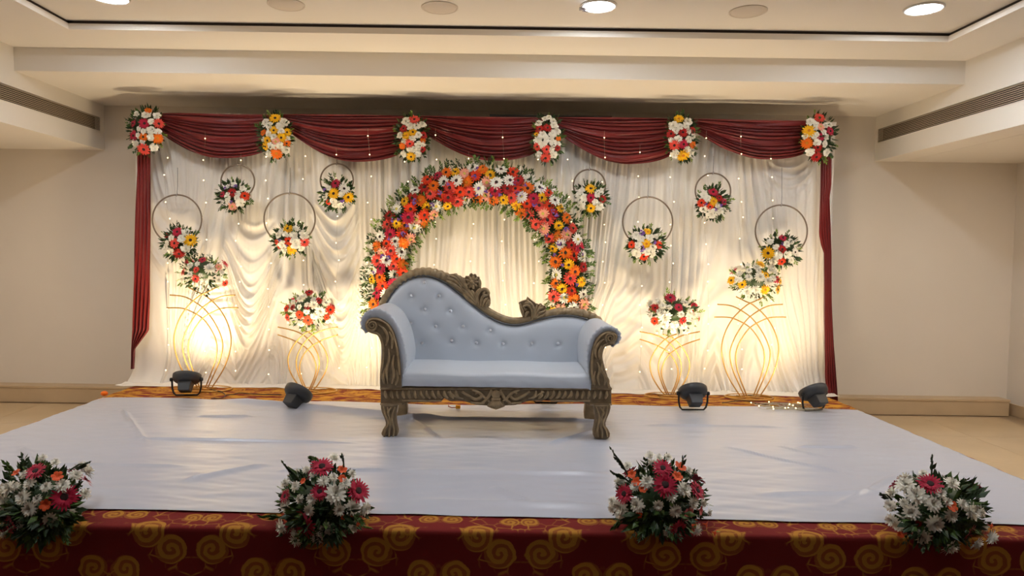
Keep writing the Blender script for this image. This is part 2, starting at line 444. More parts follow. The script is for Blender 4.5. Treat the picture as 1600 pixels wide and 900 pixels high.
# white sheet spread over the front of the stage
ny, nx = 300, 420
U = np.linspace(0, 1, nx)[None] * np.ones((ny, 1)); Vv = np.linspace(0, 1, ny)[:, None] * np.ones((1, nx))
yb = 5.50 + .035 * np.sin(U * 9 + 1) + .03 * np.sin(U * 23) + .05 * np.clip((.40 - U) / .1, 0, 1) * np.clip((U - .12) / .1, 0, 1) * 0 + .02 * (U - .5)
yb = np.where((U > .235) & (U < .2362), yb - .0, yb)
yf = 3.105 - .018 * (U - .5) * 2 + .006 * np.sin(U * 31)
Yc = yf + (yb - yf) * Vv
X = SX0 - .012 + (SX1 - SX0 + .024) * U
def vnoise(X, Y, fx, fy, seed):
    r2 = np.random.default_rng(seed); out = 0
    for k in range(7):
        a, b, c = r2.uniform(.5, 1.5), r2.uniform(.5, 1.5), r2.uniform(0, 6.28)
        sgn = r2.choice([-1, 1])
        out = out + np.sin(X * fx * a + sgn * Y * fy * b + c + 1.3 * np.sin(X * fx * .37 * b + c * 2))
    return out / 7
Zc = ZT + .007 + .0022 * vnoise(X, Yc, 3, 16, 3) + .0026 * vnoise(X, Yc, 6, 24, 5) + .0022 * vnoise(X, Yc, 9, 52, 6) + .0012 * vnoise(X, Yc, 21, 80, 8)
def crease(X, Y, x0, y0, x1, y1, wd, h):
    dx, dy = x1 - x0, y1 - y0; l2 = dx * dx + dy * dy
    t = np.clip(((X - x0) * dx + (Y - y0) * dy) / l2, 0, 1)
    d = np.hypot(X - x0 - t * dx, Y - y0 - t * dy)
    return h * np.exp(-(d / wd) ** 2) * np.clip(np.minimum(t, 1 - t) * 6, 0, 1)
for (a, b, c, d, wd, h) in ((330, 628, 700, 661, .035, .022), (560, 657, 960, 662, .016, .013), (180, 690, 560, 697, .012, .009), (430, 742, 625, 741, .010, .010), (620, 742, 960, 747, .03, .009),
                            (1240, 703, 1345, 704, .008, .010), (1120, 700, 1330, 748, .012, .007), (770, 768, 830, 793, .012, .010), (1210, 700, 1290, 720, .01, .006), (300, 655, 400, 655, .02, .01),
                            (30, 700, 80, 760, .02, .010), (280, 760, 420, 730, .03, .01), (1180, 780, 1400, 775, .03, .008), (640, 790, 950, 800, .04, .008), (1000, 668, 1230, 672, .02, .008),
                            (190, 640, 230, 700, .015, .009), (640, 655, 690, 690, .012, .008), (850, 700, 960, 668, .02, .009), (90, 730, 300, 735, .02, .006), (1300, 800, 1420, 740, .015, .006)):
    p0, p1 = [P(q[0], q[1], FPX * 1.17 / (q[1] - hor(q[0]))) for q in ((a, b), (c, d))]
    Zc += crease(X, Yc, p0.x, p0.y, p1.x, p1.y, wd, h * 1.7)
ed = np.minimum(U, 1 - U)
Zc = np.where(ed < .004, ZT - .10, Zc)
Zc = np.maximum(Zc, np.where(ed < .004, -1, ZT + .0035))
sheet = grid_obj('floor_sheet', X, Yc, Zc, M['sheet'])
MB().box((-4.8, -5.8, 0), (4.7, 2.80, .008)).build('added_hall_carpet', M['added_hallc'], None, smooth=False)  # added out of view so less floor light bounces onto the stage skirt
tag(COL.objects['added_hall_carpet'], 'dark maroon carpet added out of view in front of the stage to dim bounced light', 'carpet')
tag(sheet, 'creased white sheet spread over the stage in front of the sofa', 'cloth')

# ------------------------------------------------------------------ white backdrop curtain
YC = 6.25
KP = FPX / YC
nz_, nx = 250, 820
px = np.linspace(214, 1295, nx)[None] * np.ones((nz_, 1)); py = np.linspace(187, 607, nz_)[:, None] * np.ones((1, nx))
py = py + (px - PX0) * math.tan(RO) * .62
slope_cut = lambda px: np.where(px > 880, .6, 1.0)
def ridge(t, sharp=1.6):
    return (0.5 + 0.5 * np.cos(2 * np.pi * t)) ** sharp
def sm(x, a, b):
    t = np.clip((x - a) / (b - a), 0, 1); return t * t * (3 - 2 * t)
slope = np.interp(px, [210, 260, 330, 420, 452, 500, 545, 575, 620, 700, 880, 925, 1000, 1045, 1080, 1120, 1150, 1200, 1250, 1290],
                  [-.05, .15, .75, .5, 0, -.25, -.5, -.15, 0, .02, 0, .75, .55, .15, 0, .45, .15, -.35, -.6, -.1])
slope2 = np.interp(px, [210, 262, 300, 330, 370, 430, 470, 560, 700, 760, 880, 960, 1040, 1100, 1180, 1290], [0, -.22, .1, .12, -.05, .06, -.05, -.03, .05, -.06, .02, .12, -.05, .1, -.16, .05])
down = np.maximum(0, py - 440); dtop = py - 240
xw = px + slope_cut(px) * slope * down ** 1.12 * .55 + (1.6 * np.sin(px / 19) + 1.2 * np.sin(px / 7.3 + py / 190)) * sm(down, 0, 60) + slope2 * dtop + 2.2 * np.sin(py / 90 + px / 50) + .8 * np.sin(py / 41 + px / 33)
amp1 = .45 + .55 * sm(np.sin(xw / 23 + 1.2 * np.sin(xw / 61)), -.5, .9)
amp2 = .4 + .6 * sm(np.sin(xw / 31 + 2 + np.sin(xw / 47)), -.3, .8)
D = .036 * amp1 * ridge(xw / 15.5 + .6 * np.sin(xw / 37), 1.3) + .026 * amp2 * ridge(xw / 8.3 + .8 * np.sin(xw / 53), 1.2) + .007 * np.sin(xw / 29 + .5)
arch = sm(px, 640, 690) * (1 - sm(px, 830, 870))
D *= 1 - .35 * arch
def swag(xc, hw, y0, y1, c0, cg, lam, A, skew=0.0):
    global D
    u = (px - xc - skew * (py - y0)) / hw
    win = np.clip(1 - np.abs(u) ** 3, 0, 1) * sm(py, y0 - 15, y0 + 35) * (1 - sm(py, y1 - 70, y1 + 10))
    t = py + (c0 + cg * np.maximum(0, py - y0)) * u ** 2 + 3 * np.sin(py / 17 + xc) + 4 * u * np.sin(py / 41 + xc)
    f = A * (ridge(t / lam + .45 * np.sin(t / 47 + xc), 2.6) * (.55 + .45 * np.sin(t / 31 + xc * 1.7)) + .55 * ridge(t / (lam * 2.3), 1.2))
    D = D * (1 - .93 * win) + f * win
swag(284, 52, 315, 430, 38, .3, 15, .036)
swag(398, 50, 338, 600, 55, .75, 18.5, .046, -.05)
swag(523, 46, 318, 600, 60, .75, 18.5, .046, .06)
swag(1222, 44, 232, 330, 30, .2, 14, .022, .05)
swag(1205, 34, 352, 415, 28, .2, 17, .012)
swag(345, 40, 262, 330, 26, .2, 16, .016)
# bottom flares forward, and lies over the stage behind the carpet strip
zz = CAM.z - (py - (400 + (px - PX0) * math.tan(RO) * .62)) / KP
zz = np.maximum(zz, ZT + .004)
tb = np.clip((ZT + .26 - zz) / .26, 0, 1)
xx = (px - PX0) / KP + 0.0
xx = xx - .07 * tb ** 2 * np.clip((300 - px) / 90, 0, 1) + .02 * tb ** 2 * np.clip((px - 1260) / 40, 0, 1)
yy = YC - D - .07 * tb ** 2
rows = 14
last_x, last_y = xx[-1:], yy[-1:]
tr = np.linspace(0, 1, rows + 1)[1:, None]
edge_y = 6.02 + .012 * np.sin(last_x * 9) + .010 * np.sin(last_x * 23 + 1) - .03 * sm(last_x, -1.2, 3)
fx = np.repeat(last_x, rows, 0) - .03 * tr * np.clip((-2.9 - last_x) / .2, 0, 1)
fy = last_y + (edge_y - last_y) * tr
fz = ZT + .005 + .007 * np.abs(np.sin(fx * 13 + tr * 3)) * (1 - tr) + .004 * (1 + np.sin(fx * 31 + tr * 9)) * (1 - tr * .7) + .0015
cX, cY, cZ = np.vstack([xx, fx]), np.vstack([yy, fy]), np.vstack([zz, fz])
cur = grid_obj('backdrop_curtain', cX, cY, cZ, M['satin'])
tag(cur, 'white pleated satin backdrop curtain hanging behind the sofa', 'curtain')
fr = empty('backdrop_frame', (-.05, 6.45, ZT), 'dark metal frame holding the white curtain, its bar seen above the maroon swags', 'frame')
f = MB()
for x in (-3.0, 0, 2.88):
    MB().tube([(x, 6.38, ZT), (x, 6.38, CAM.z + 1.21)], .02, 10).build('upright', M['blackm'], fr)
MB().tube([P(232, 181, 6.36), P(1290, 192, 6.36)], .016, 10).build('top_rail', M['blackm'], fr)
a, b_ = P(765, 179.5, 6.34), P(956, 184.5, 6.34)
MB().box((a.x, 6.335, b_.z), (b_.x, 6.36, a.z + .004)).build('dark_bar', M['bar'], fr, smooth=False)

# ------------------------------------------------------------------ maroon swags and side drapes
def red_swag(x0, x1, t0, t1, lo0, lomid, lo1, mid, lab, seed):
    nu, nv = 90, 110
    u = np.linspace(0, 1, nu)[None] * np.ones((nv, 1)); v = np.linspace(0, 1, nv)[:, None] * np.ones((1, nu))
    top = t0 + (t1 - t0) * u
    um = mid
    low = np.where(u < um, lo0 + (lomid - lo0) * np.sin(np.clip(u / um, 0, 1) * np.pi / 2) ** 1.0, lo1 + (lomid - lo1) * np.sqrt(np.clip(1 - ((u - um) / (1 - um)) ** 2, 0, 1)))
    pxx = x0 + (x1 - x0) * u
    pyy = top + (low - top) * (v ** (1.0))
    r2 = np.random.default_rng(seed); ph = r2.uniform(0, 6)
    N = 9.5
    v_ = v + .035 * np.sin(v * 13 + ph) + .02 * np.sin(v * 29 + u * 2.5 + ph * 2) + .025 * np.sin(u * 4 + ph) * v
    fold = np.abs(np.sin(np.pi * (N * v_ + .25 * np.sin(u * 3 + ph)))) ** .8 * (.82 + .18 * np.sin(v * 17 + ph * 3 + u))
    fine = np.abs(np.sin(np.pi * (23 * v_ + .4 * np.sin(u * 5 + ph))))
    gather = .45 + .65 * np.sin(np.pi * np.clip(u, 0, 1)) ** .6
    dep = .035 + (.038 * fold + .010 * fine) * gather + .05 * np.sin(np.pi * u) * v
    Yq = 6.17 - dep
    Xq = np.zeros_like(u); Zq = np.zeros_like(u)
    k = 6.17 / FPX
    uu, vv = pxx - PX0, PY0 - pyy
    u0 = uu * math.cos(RO) - vv * math.sin(RO); v0 = uu * math.sin(RO) + vv * math.cos(RO)
    yq = FPX * math.cos(TH) + v0 * math.sin(TH); zq = -FPX * math.sin(TH) + v0 * math.cos(TH)
    Xq = u0 * 6.13 / yq; Zq = CAM.z + zq * 6.13 / yq
    o = grid_obj('maroon_swag', Xq, Yq, Zq, M['red'])
    tag(o, lab, 'drape', 'maroon swags along the top of the backdrop')
gx = [232, 434, 645, 856, 1066, 1280]
ordn = ['first', 'second', 'third', 'fourth', 'fifth']
lows = [(206, 249, 224), (205, 255, 226), (208, 253, 224), (210, 258, 228), (206, 251, 224)]
for i in range(5):
    x0, x1 = gx[i] + 8, gx[i + 1] - 8
    t = lambda x: 177 + (x - 250) * .0112
    lab = 'maroon satin swag with pleated folds, %s from the left along the backdrop top' % ordn[i]
    red_swag(x0, x1, t(x0), t(x1), lows[i][0] - 6, lows[i][1], lows[i][2], .60, lab, 20 + i)

def side_drape(lab, left, right, Y0, seed):
    """left / right: lists of (px, py) down the two edges"""
    nu, nv = 60, 90
    out = [np.zeros((nv, nu)) for _ in range(3)]
    ly, ry = [p[1] for p in left], [p[1] for p in right]
    r2 = np.random.default_rng(seed); ph = r2.uniform(0, 6, 3)
    for j in range(nv):
        t = j / (nv - 1)
        a = ly[0] + (ly[-1] - ly[0]) * t; b = ry[0] + (ry[-1] - ry[0]) * t
        xa = np.interp(a, ly, [p[0] for p in left]); xb = np.interp(b, ry, [p[0] for p in right])
        for i in range(nu):
            u = i / (nu - 1)
            pl = abs(math.sin(math.pi * (4.5 * u + .3 * math.sin(t * 5 + ph[0])))) ** .9
            q = P(xa + (xb - xa) * u, a + (b - a) * u, Y0)
            out[0][j, i], out[1][j, i], out[2][j, i] = q.x, q.y - .026 * pl - .008 * math.sin(u * 30 + ph[1]), q.z
    o = grid_obj('side_drape', *out, M['red'])
    tag(o, lab, 'drape', 'maroon drapes at the backdrop ends')
side_drape('narrow maroon drape hanging down the left end of the white backdrop', [(216, 235), (213, 330), (210, 430), (208, 520), (207, 576)], [(237, 235), (236, 400), (236, 470), (234, 516), (222, 532), (212, 545), (210.5, 576)], 6.14, 1)
side_drape('narrow maroon drape reaching the stage at the right end of the white backdrop', [(1280, 240), (1279, 340), (1279, 368), (1282, 384), (1286, 395), (1286, 500), (1288, 590), (1292, 624)], [(1298, 240), (1297, 290), (1294, 310), (1297, 400), (1298, 470), (1301, 540), (1307, 626)], 6.12, 2)

# ------------------------------------------------------------------ fairy lights on the curtain
bm_ = MB().ball((0, 0, 0), .0052, 8, 5).mesh('bulb', M['bulb'])
words = ['first', 'second', 'third', 'fourth', 'fifth', 'sixth', 'seventh', 'eighth', 'ninth', 'tenth', 'eleventh', 'twelfth', 'thirteenth', 'fourteenth', 'fifteenth', 'sixteenth', 'seventeenth', 'eighteenth', 'nineteenth', 'twentieth']
rl = random.Random(3)
for i in range(19):
    x = 263 + i * 52.6 + rl.uniform(-4, 4)
    topy = 205 + rl.uniform(0, 6) + (33 if rl.random() < .55 else 0)
    pts = []
    n = 12
    for k in range(n):
        y = topy + 4 + k * 33.2 + rl.uniform(-6, 6)
        if y > 590: break
        q = P(x + rl.uniform(-4.5, 4.5), y, YC)
        q.y = (6.05 if y < 258 else 6.155)
        s = q.y / YC; q.x *= s; q.z = CAM.z + (q.z - CAM.z) * s
        pts.append(q)
    o = empty('fairy_light_string', pts[0] + Vector((0, 0, .06)), 'warm fairy light string down the white curtain, %s from the left end' % words[i], 'string lights', 'fairy light strings on the curtain')
    MB().tube([pts[0] + Vector((0, .0, .06))] + [p + Vector((0, .008, 0)) for p in pts], .0009, 4).build('wire', M['wirec'], o)
    for p in pts:
        c = bpy.data.objects.new('bulb', bm_); COL.objects.link(c); c.parent = o; c.location = p - o.location

# ------------------------------------------------------------------ the sofa
YS = 4.48
sofa = empty('sofa', (P(775, 690, 4.46).x, 4.72, ZT), 'carved wooden wedding sofa with pale blue-white buttoned leatherette and swooping back', 'sofa')
def catmull(pts, n=6):
    out = []
    pts = [tuple(p) for p in pts]
    for i in range(len(pts) - 1):
        p0 = pts[max(i - 1, 0)]; p1 = pts[i]; p2 = pts[i + 1]; p3 = pts[min(i + 2, len(pts) - 1)]
        for k in range(n):
            t = k / n
            out.append(tuple(0.5 * (2 * b + (c - a) * t + (2 * a - 5 * b + 4 * c - d) * t * t + (3 * b - a - 3 * c + d) * t ** 3) for a, b, c, d in zip(p0, p1, p2, p3)))
    out.append(pts[-1]); return out
def tubepx(mb, pts, Y, r, n=6, k=8, flat=.7):
    pts = catmull(pts, n)
    if isinstance(r, (list, tuple)):
        rr = [float(np.interp(i / (len(pts) - 1), np.linspace(0, 1, len(r)), r)) for i in range(len(pts))]
    else: rr = [r] * len(pts)
    mb.tube([P(x, y, Y) for x, y in pts], rr, k, flat=flat, flatdir=(0, 1, 0))

# front rail with scalloped lower edge
half = [(594.5, 633), (628, 633.2), (640, 628.5), (680, 628.5), (690, 627), (694, 622), (698, 624.5), (704, 627), (722, 626.5), (734, 629.5), (744, 633), (760, 634), (775, 635)]
mir = lambda x: 1550 - x
low = half + [(mir(x), y) for x, y in reversed(half[:-1])]
MB().outline([(594.5, 605.5)] + low + [(955.5, 606.5)], 4.50, .06).build('front_rail', M['wood_shaded'], sofa, smooth=False, bevel=.006)
b = MB()
for (dx, dy) in ((595, 606.8), ):
    tubepx(b, [(594, 607), (775, 607), (956, 607.5)], 4.497, .0075, 2)
    tubepx(b, [(594, 631.5), (628, 631.5)], 4.497, .006, 2); tubepx(b, [(922, 632), (956, 632)], 4.497, .006, 2)
    tubepx(b, [(628, 626), (690, 626)], 4.497, .006, 2); tubepx(b, [(860, 626), (922, 626.5)], 4.497, .006, 2)
b.build('rail_bead', M['wood'], sofa)
b = MB()
for i in range(13):
    for s in (0, 1):
        x = 602 + i * 9.2; sl = 2.5 if i < 6 else 6
        a, c = (x, 610.5), (x + sl, 622.5)
        mm = (x + sl * .15, 617)
        pts = [a, mm, c] if s == 0 else [(mir(p[0]), p[1] + .4) for p in (a, mm, c)]
        tubepx(b, pts, 4.494, [.006, .0115, .006], 4, 7, 1.0)
# scrolls beside the centre shell
for s in (0, 1):
    f = (lambda p: p) if s == 0 else (lambda p: (mir(p[0]), p[1]))
    for pts, r in (([(722, 612), (733, 619), (744, 624), (752, 619), (748, 613), (742, 615)], .009), ([(738, 609), (750, 614), (758, 622), (764, 627)], .008), ([(752, 630), (760, 624), (766, 615), (768, 609)], .009), ([(700, 612), (712, 619), (724, 623)], .007), ([(735, 629), (746, 630), (757, 630)], .007)):
        tubepx(b, [f(p) for p in pts], 4.492, [r, r * 1.2, r * .7], 5, 7, 1.0)
b.build('rail_carving', M['wood'], sofa)
b = MB()
for k in range(-3, 4):
    tubepx(b, [(775 + k * 1.1, 624), (775 + k * 2.0, 630), (775 + k * 3.3, 636 - abs(k) * .7)], 4.487, [.008, .008, .011, .006], 5, 7, .9)
    tubepx(b, [(775 + k * 1.0, 624), (775 + k * 1.8, 616), (775 + k * 2.6, 609.5 + abs(k) * .8)], 4.487, [.008, .008, .009, .005], 5, 7, .9)
b.outline([(764, 628), (786, 628), (789, 635), (782, 638), (775, 640), (768, 638), (761, 635)], 4.49, .03)
b.tube([P(768, 624, 4.485), P(782, 624, 4.485)], .010, 8)
b.build('centre_shell', M['wood'], sofa, auto=40)
# side and back rails
MB().box((P(596, 620, 4.5).x, 4.55, ZT + .235), (P(596, 620, 4.5).x + .06, 5.06, ZT + .34)).box((P(955, 620, 4.5).x - .06, 4.55, ZT + .235), (P(955, 620, 4.5).x, 5.06, ZT + .34)).box((P(600, 620, 4.5).x, 5.02, ZT + .24), (P(951, 620, 4.5).x, 5.06, ZT + .36)).build('side_rail', M['wood'], sofa, smooth=False, bevel=.005)

# cabriole legs
legL = [(594.6, 632), (594.8, 638), (596.6, 645), (600.5, 654), (602.5, 661), (602, 666.5), (598.2, 671), (595.6, 677), (596.2, 683), (599.5, 689.2), (617.5, 689.2), (620.5, 683), (620.8, 675), (618.8, 666), (617.6, 656), (618, 647), (619.6, 638), (621, 632)]
legR = [(1549 - x, y + .6) for x, y in legL]
def leg(outl, Y, dep, bead=True):
    lm = MB().outline(outl, Y, dep)
    lm.v = [(x, y, max(z, ZT + .009)) for x, y, z in lm.v]
    o = lm.build('leg', M['wood_shaded'], sofa, smooth=False, bevel=.009)
    if bead:
        f = 1 if outl is legL else -1
        x0 = 594.6 if f == 1 else 954.4
        b = MB()
        for ln in ([(4, 635), (7, 648), (12, 662), (7, 672), (5, 683)], [(22, 636), (18, 648), (17, 658), (20, 672), (19, 683)], [(10, 636), (13, 650), (15, 664), (13, 675), (13, 685)], [(16, 637), (11, 644), (13, 651)]):
            tubepx(b, [(x0 + f * (p[0] + .6), p[1]) for p in ln], Y - .006, [.004, .0085, .005], 6, 6, 1.0)
        b.build('leg_carving', M['wood'], o)
leg(legL, 4.455, .085); leg(legR, 4.455, .085)
bl = [(-.045, .25), (-.04, .20), (-.028, .12), (-.036, .05), (-.05, .009), (.03, .009), (.034, .06), (.028, .12), (.04, .2), (.045, .25)]
for sgn, xc in ((-1, P(921, 640, 4.98).x), (1, P(629, 640, 4.98).x)):
    fr_ = [Vector((xc + sgn * x, 4.98, ZT + z)) for x, z in bl]
    MB().prism(fr_, [p + Vector((0, .07, 0)) for p in fr_]).build('leg', M['wood'], sofa, smooth=False, bevel=.006)

# seat cushion: soft box
xa, xb = P(625.5, 590, 4.49).x, P(923.5, 590, 4.49).x
nu, nv = 70, 44
prof = []                                             # section in (y, z): from back bottom over the top to the front bottom
zt_, zb_, yf_, yb_ = ZT + .425, ZT + .330, 4.478, 5.05
for k in range(14): t = k / 13; prof.append((yb_ + (yf_ + .05 - yb_) * t, zt_ - .004 + .012 * math.sin(math.pi * t)))
for k in range(1, 8): a = R(90 * k / 7); prof.append((yf_ + .05 - .05 * math.sin(a), zt_ - .03 + .03 * math.cos(a) - .003 * (k / 7)))
for k in range(1, 10): t = k / 9; prof.append((yf_ - .006 * math.sin(math.pi * t), zt_ - .033 + (zb_ - zt_ + .033) * t))
X = np.zeros((len(prof), nu)); Yq = X.copy(); Zq = X.copy()
for j in range(nu):
    u = j / (nu - 1)
    e = min(u, 1 - u) * (xb - xa)
    rnd = max(0, 1 - e / .03)
    for i, (y, z) in enumerate(prof):
        X[i, j] = xa + (xb - xa) * u
        Yq[i, j] = y + rnd ** 2 * .012 + (.003 * math.sin(u * 60 + z * 60) * max(0, 1 - (z - zb_) / .06) if y < yf_ + .01 else 0)
        Zq[i, j] = z - rnd ** 2 * .014 + .003 * math.sin(u * 13) * (1 if z > zt_ - .02 else 0)
grid_obj('seat_cushion', X, Yq, Zq, M['leather'], sofa)
MB().tube([(xa, yf_ + .012, zb_ + .016), (xb, yf_ + .012, zb_ + .016)], .006, 8).build('seat_piping', M['piping'], sofa)

# upholstered back, buttoned
YBK = 5.03
topc = [(596, 500), (601, 484), (606, 470), (614, 457), (624, 446), (637, 437.5), (650, 433), (662, 431.5), (676, 434), (690, 439.5), (705, 449), (720, 461), (735, 474), (750, 486), (765, 496), (782, 504.5), (803, 508.5), (822, 506), (842, 500), (862, 495.5), (880, 493.5), (897, 494.5), (912, 498), (928, 505), (938, 512)]
topc = catmull(topc, 4)
btn = [(662.7, 441.7), (642.7, 462.3), (686, 462.3), (664.3, 483.3), (704, 486), (641.7, 505), (681, 510), (723.7, 510), (766, 516.7), (659.3, 536), (705.7, 532.3), (744.3, 535.7), (786, 537.3), (830.7, 536.7), (871.7, 536.7)]
nu, nv = 170, 80
tx = np.array([p[0] for p in topc]); ty = np.array([p[1] for p in topc])
pxs = np.linspace(597, 937, nu); tops = np.interp(pxs, tx, ty)
v = np.linspace(0, 1, nv)[:, None]
PXg = np.repeat(pxs[None], nv, 0); PYg = tops[None] + (572 - tops[None]) * v
dtop = (PYg - tops[None])
bul = .035 * (1 - np.exp(-dtop / 9.0)) + .012 * np.sin(np.clip(dtop / 130, 0, 1) * np.pi)
for (bx, by) in btn:
    d2 = (PXg - bx) ** 2 + (PYg - by) ** 2
    bul -= .011 * np.exp(-d2 / 22) + .005 * np.exp(-d2 / 150)
G = [np.zeros_like(PXg) for _ in range(3)]
for i in range(nv):
    for j in range(nu):
        q = P(PXg[i, j], PYg[i, j], YBK)
        G[0][i, j], G[1][i, j], G[2][i, j] = q.x, q.y - bul[i, j], q.z
grid_obj('back_upholstery', *G, M['leather'], sofa)
fr_ = [P(x, y, YBK + .01) for x, y in topc] + [P(938, 575, YBK + .01), P(596, 575, YBK + .01)]
MB().prism(fr_, [p + Vector((0, .05, 0)) for p in fr_]).build('back_board', M['leather'], sofa, smooth=False)
cb = MB().ball((0, 0, 0), .0115, 8, 6, sq=(1, .8, 1)).mesh('button', M['crystal'], smooth=False)
for (bx, by) in btn:
    o = bpy.data.objects.new('button', cb); COL.objects.link(o); o.parent = sofa
    o.location = P(bx, by, YBK - .036) - sofa.location
MB().tube([P(x, y - .8, YBK - .012) for x, y in topc], .0065, 6).build('back_piping', M['piping'], sofa)

# crest rail with twisted gadroons
crest = [(592.5, 500), (594.5, 487), (599.5, 473), (607, 459.5), (617, 447.5), (630, 436.5), (645, 428.8), (659, 425.6), (673, 426.2), (690, 431), (705, 438.5), (720, 450), (737, 465.5), (752, 479), (768, 490), (785, 498), (803, 501.8), (825, 500), (845, 494.5), (862, 489.5), (880, 487), (898, 487.6), (915, 490.8), (928, 496), (938, 504), (941, 515)]
cr = catmull(crest, 9)
mb = MB(); pts = [P(x, y, YBK + .015) for x, y in cr]; k = len(pts); nn = 14
cum = [0.0]
for i in range(1, k): cum.append(cum[-1] + (pts[i] - pts[i - 1]).length)
vs, fs = [], []
for i in range(k):
    t = (pts[min(i + 1, k - 1)] - pts[max(i - 1, 0)]).normalized()
    nrm = Vector((0, 1, 0)); bb = t.cross(nrm).normalized()
    gad = 1.0 if (cr[i][0] < 700 or cr[i][0] > 868) else 0.0
    rr = float(np.interp(cr[i][0], [592, 640, 700, 760, 800, 850, 900, 941], [.030, .034, .036, .029, .027, .03, .032, .026]))
    for j in range(nn):
        a = 2 * math.pi * j / nn
        s = 1 + gad * .17 * math.sin(cum[i] * 2 * math.pi / .042 + 1.0 * a) * (.5 + .5 * abs(math.cos(a)))
        if not gad: s = 1 + .10 * math.cos(a * 3)
        vs.append(pts[i] + (nrm * math.cos(a) * 1.05 + bb * math.sin(a)) * rr * s)
for i in range(k - 1):
    for j in range(nn):
        j2 = (j + 1) % nn
        fs.append((i * nn + j, i * nn + j2, (i + 1) * nn + j2, (i + 1) * nn + j))
fs += [tuple(range(nn - 1, -1, -1)), tuple((k - 1) * nn + j for j in range(nn))]
mb.add(vs, fs)
mb.build('crest_rail', M['wood'], sofa)
# uprights behind the arms
for (xp, y0) in ((606, 492), (927, 510)):
    q = P(xp, y0, YBK + .015)
    MB().box((q.x - .03, YBK - .02, ZT + .25), (q.x + .03, YBK + .05, q.z + .01)).build('back_post', M['wood'], sofa, smooth=False, bevel=.006)

# carved ornaments on the crest
def oc(pts, s=9.41, ox=690, oy=415): return [(ox + x / s, oy + y / s) for x, y in pts]
A1 = oc([(40, 140), (60, 118), (90, 145), (110, 128), (140, 125), (175, 120), (215, 112), (240, 140), (275, 150), (300, 170), (325, 178), (345, 178), (352, 150), (385, 155), (405, 150), (412, 122), (440, 108), (462, 133), (490, 120), (512, 140), (518, 165), (555, 165), (562, 200), (575, 235), (572, 270), (582, 300), (580, 338), (615, 325), (650, 328), (680, 350), (702, 385), (708, 440), (722, 515), (708, 600), (680, 605), (650, 640), (560, 620), (450, 520), (330, 420), (200, 300), (100, 215)])
MB().outline(A1, YBK - .005, .05).build('crest_ornament', M['wood_shaded'], sofa, smooth=False, bevel=.004)
b = MB()
lv = [[(290, 330), (230, 250), (160, 205), (80, 190)], [(300, 320), (260, 230), (200, 175), (120, 150)], [(310, 310), (285, 215), (245, 165), (195, 125)], [(320, 300), (310, 220), (285, 165)], [(280, 340), (200, 290), (130, 250), (70, 225)],
      [(510, 560), (430, 470), (370, 400), (310, 340)], [(520, 550), (450, 440), (410, 380), (340, 310)], [(525, 540), (480, 430), (440, 360)], [(530, 530), (510, 430), (540, 370), (570, 340)], [(500, 580), (400, 500), (320, 420)],
      [(545, 590), (530, 470), (560, 380), (620, 345), (670, 360), (690, 410), (660, 440), (620, 425), (630, 390), (655, 395)], [(570, 600), (590, 500), (615, 450), (650, 460)], [(600, 605), (625, 530), (655, 490), (690, 480)], [(650, 620), (665, 560), (690, 520), (705, 500)], [(680, 600), (695, 560), (712, 530)],
      [(330, 330), (330, 250), (345, 195)], [(380, 350), (350, 290), (335, 230)], [(560, 320), (565, 260), (555, 200)]]
for q in lv: tubepx(b, oc(q), YBK - .016, [.006, .0115, .0115, .006], 5, 7, 1.0)
for kk in range(9):                                   # rosette petals
    a = 2 * math.pi * kk / 9
    c = (450, 245)
    tubepx(b, oc([(c[0] + 25 * math.cos(a), c[1] + 25 * math.sin(a)), (c[0] + 62 * math.cos(a), c[1] + 62 * math.sin(a)), (c[0] + 100 * math.cos(a), c[1] + 100 * math.sin(a))]), YBK - .016, [.006, .012, .007], 4, 7, .8)
q = P(*oc([(450, 245)])[0], YBK - .02); b.ball(q, .016, 10, 6)
b.build('ornament_leaves', M['wood'], sofa)
A2 = oc([(1185, 745), (1165, 690), (1150, 640), (1145, 590), (1132, 548), (1165, 530), (1200, 515), (1255, 500), (1262, 455), (1300, 490), (1340, 520), (1375, 545), (1390, 562), (1412, 560), (1430, 578), (1450, 560), (1475, 562), (1490, 592), (1515, 590), (1538, 605), (1535, 680), (1510, 720), (1420, 770), (1300, 800), (1220, 800)])
MB().outline(A2, YBK - .005, .05).build('crest_ornament', M['wood_shaded'], sofa, smooth=False, bevel=.004)
b = MB()
for q in ([(1320, 790), (1330, 690), (1300, 610), (1250, 580), (1205, 610), (1220, 650), (1255, 640)], [(1350, 780), (1360, 650), (1310, 560), (1260, 520), (1262, 475)], [(1200, 740), (1190, 670), (1170, 610), (1150, 560)], [(1230, 760), (1250, 700), (1290, 680)], [(1370, 770), (1400, 680), (1450, 630), (1500, 610)], [(1390, 760), (1440, 700), (1500, 680), (1530, 650)], [(1370, 740), (1390, 640), (1410, 580)], [(1400, 720), (1430, 640), (1465, 575)], [(1400, 770), (1470, 740), (1520, 710)], [(1220, 560), (1270, 545), (1320, 580)]):
    tubepx(b, oc(q), YBK - .016, [.006, .0115, .010, .006], 5, 7, 1.0)
b.build('ornament_leaves', M['wood'], sofa)

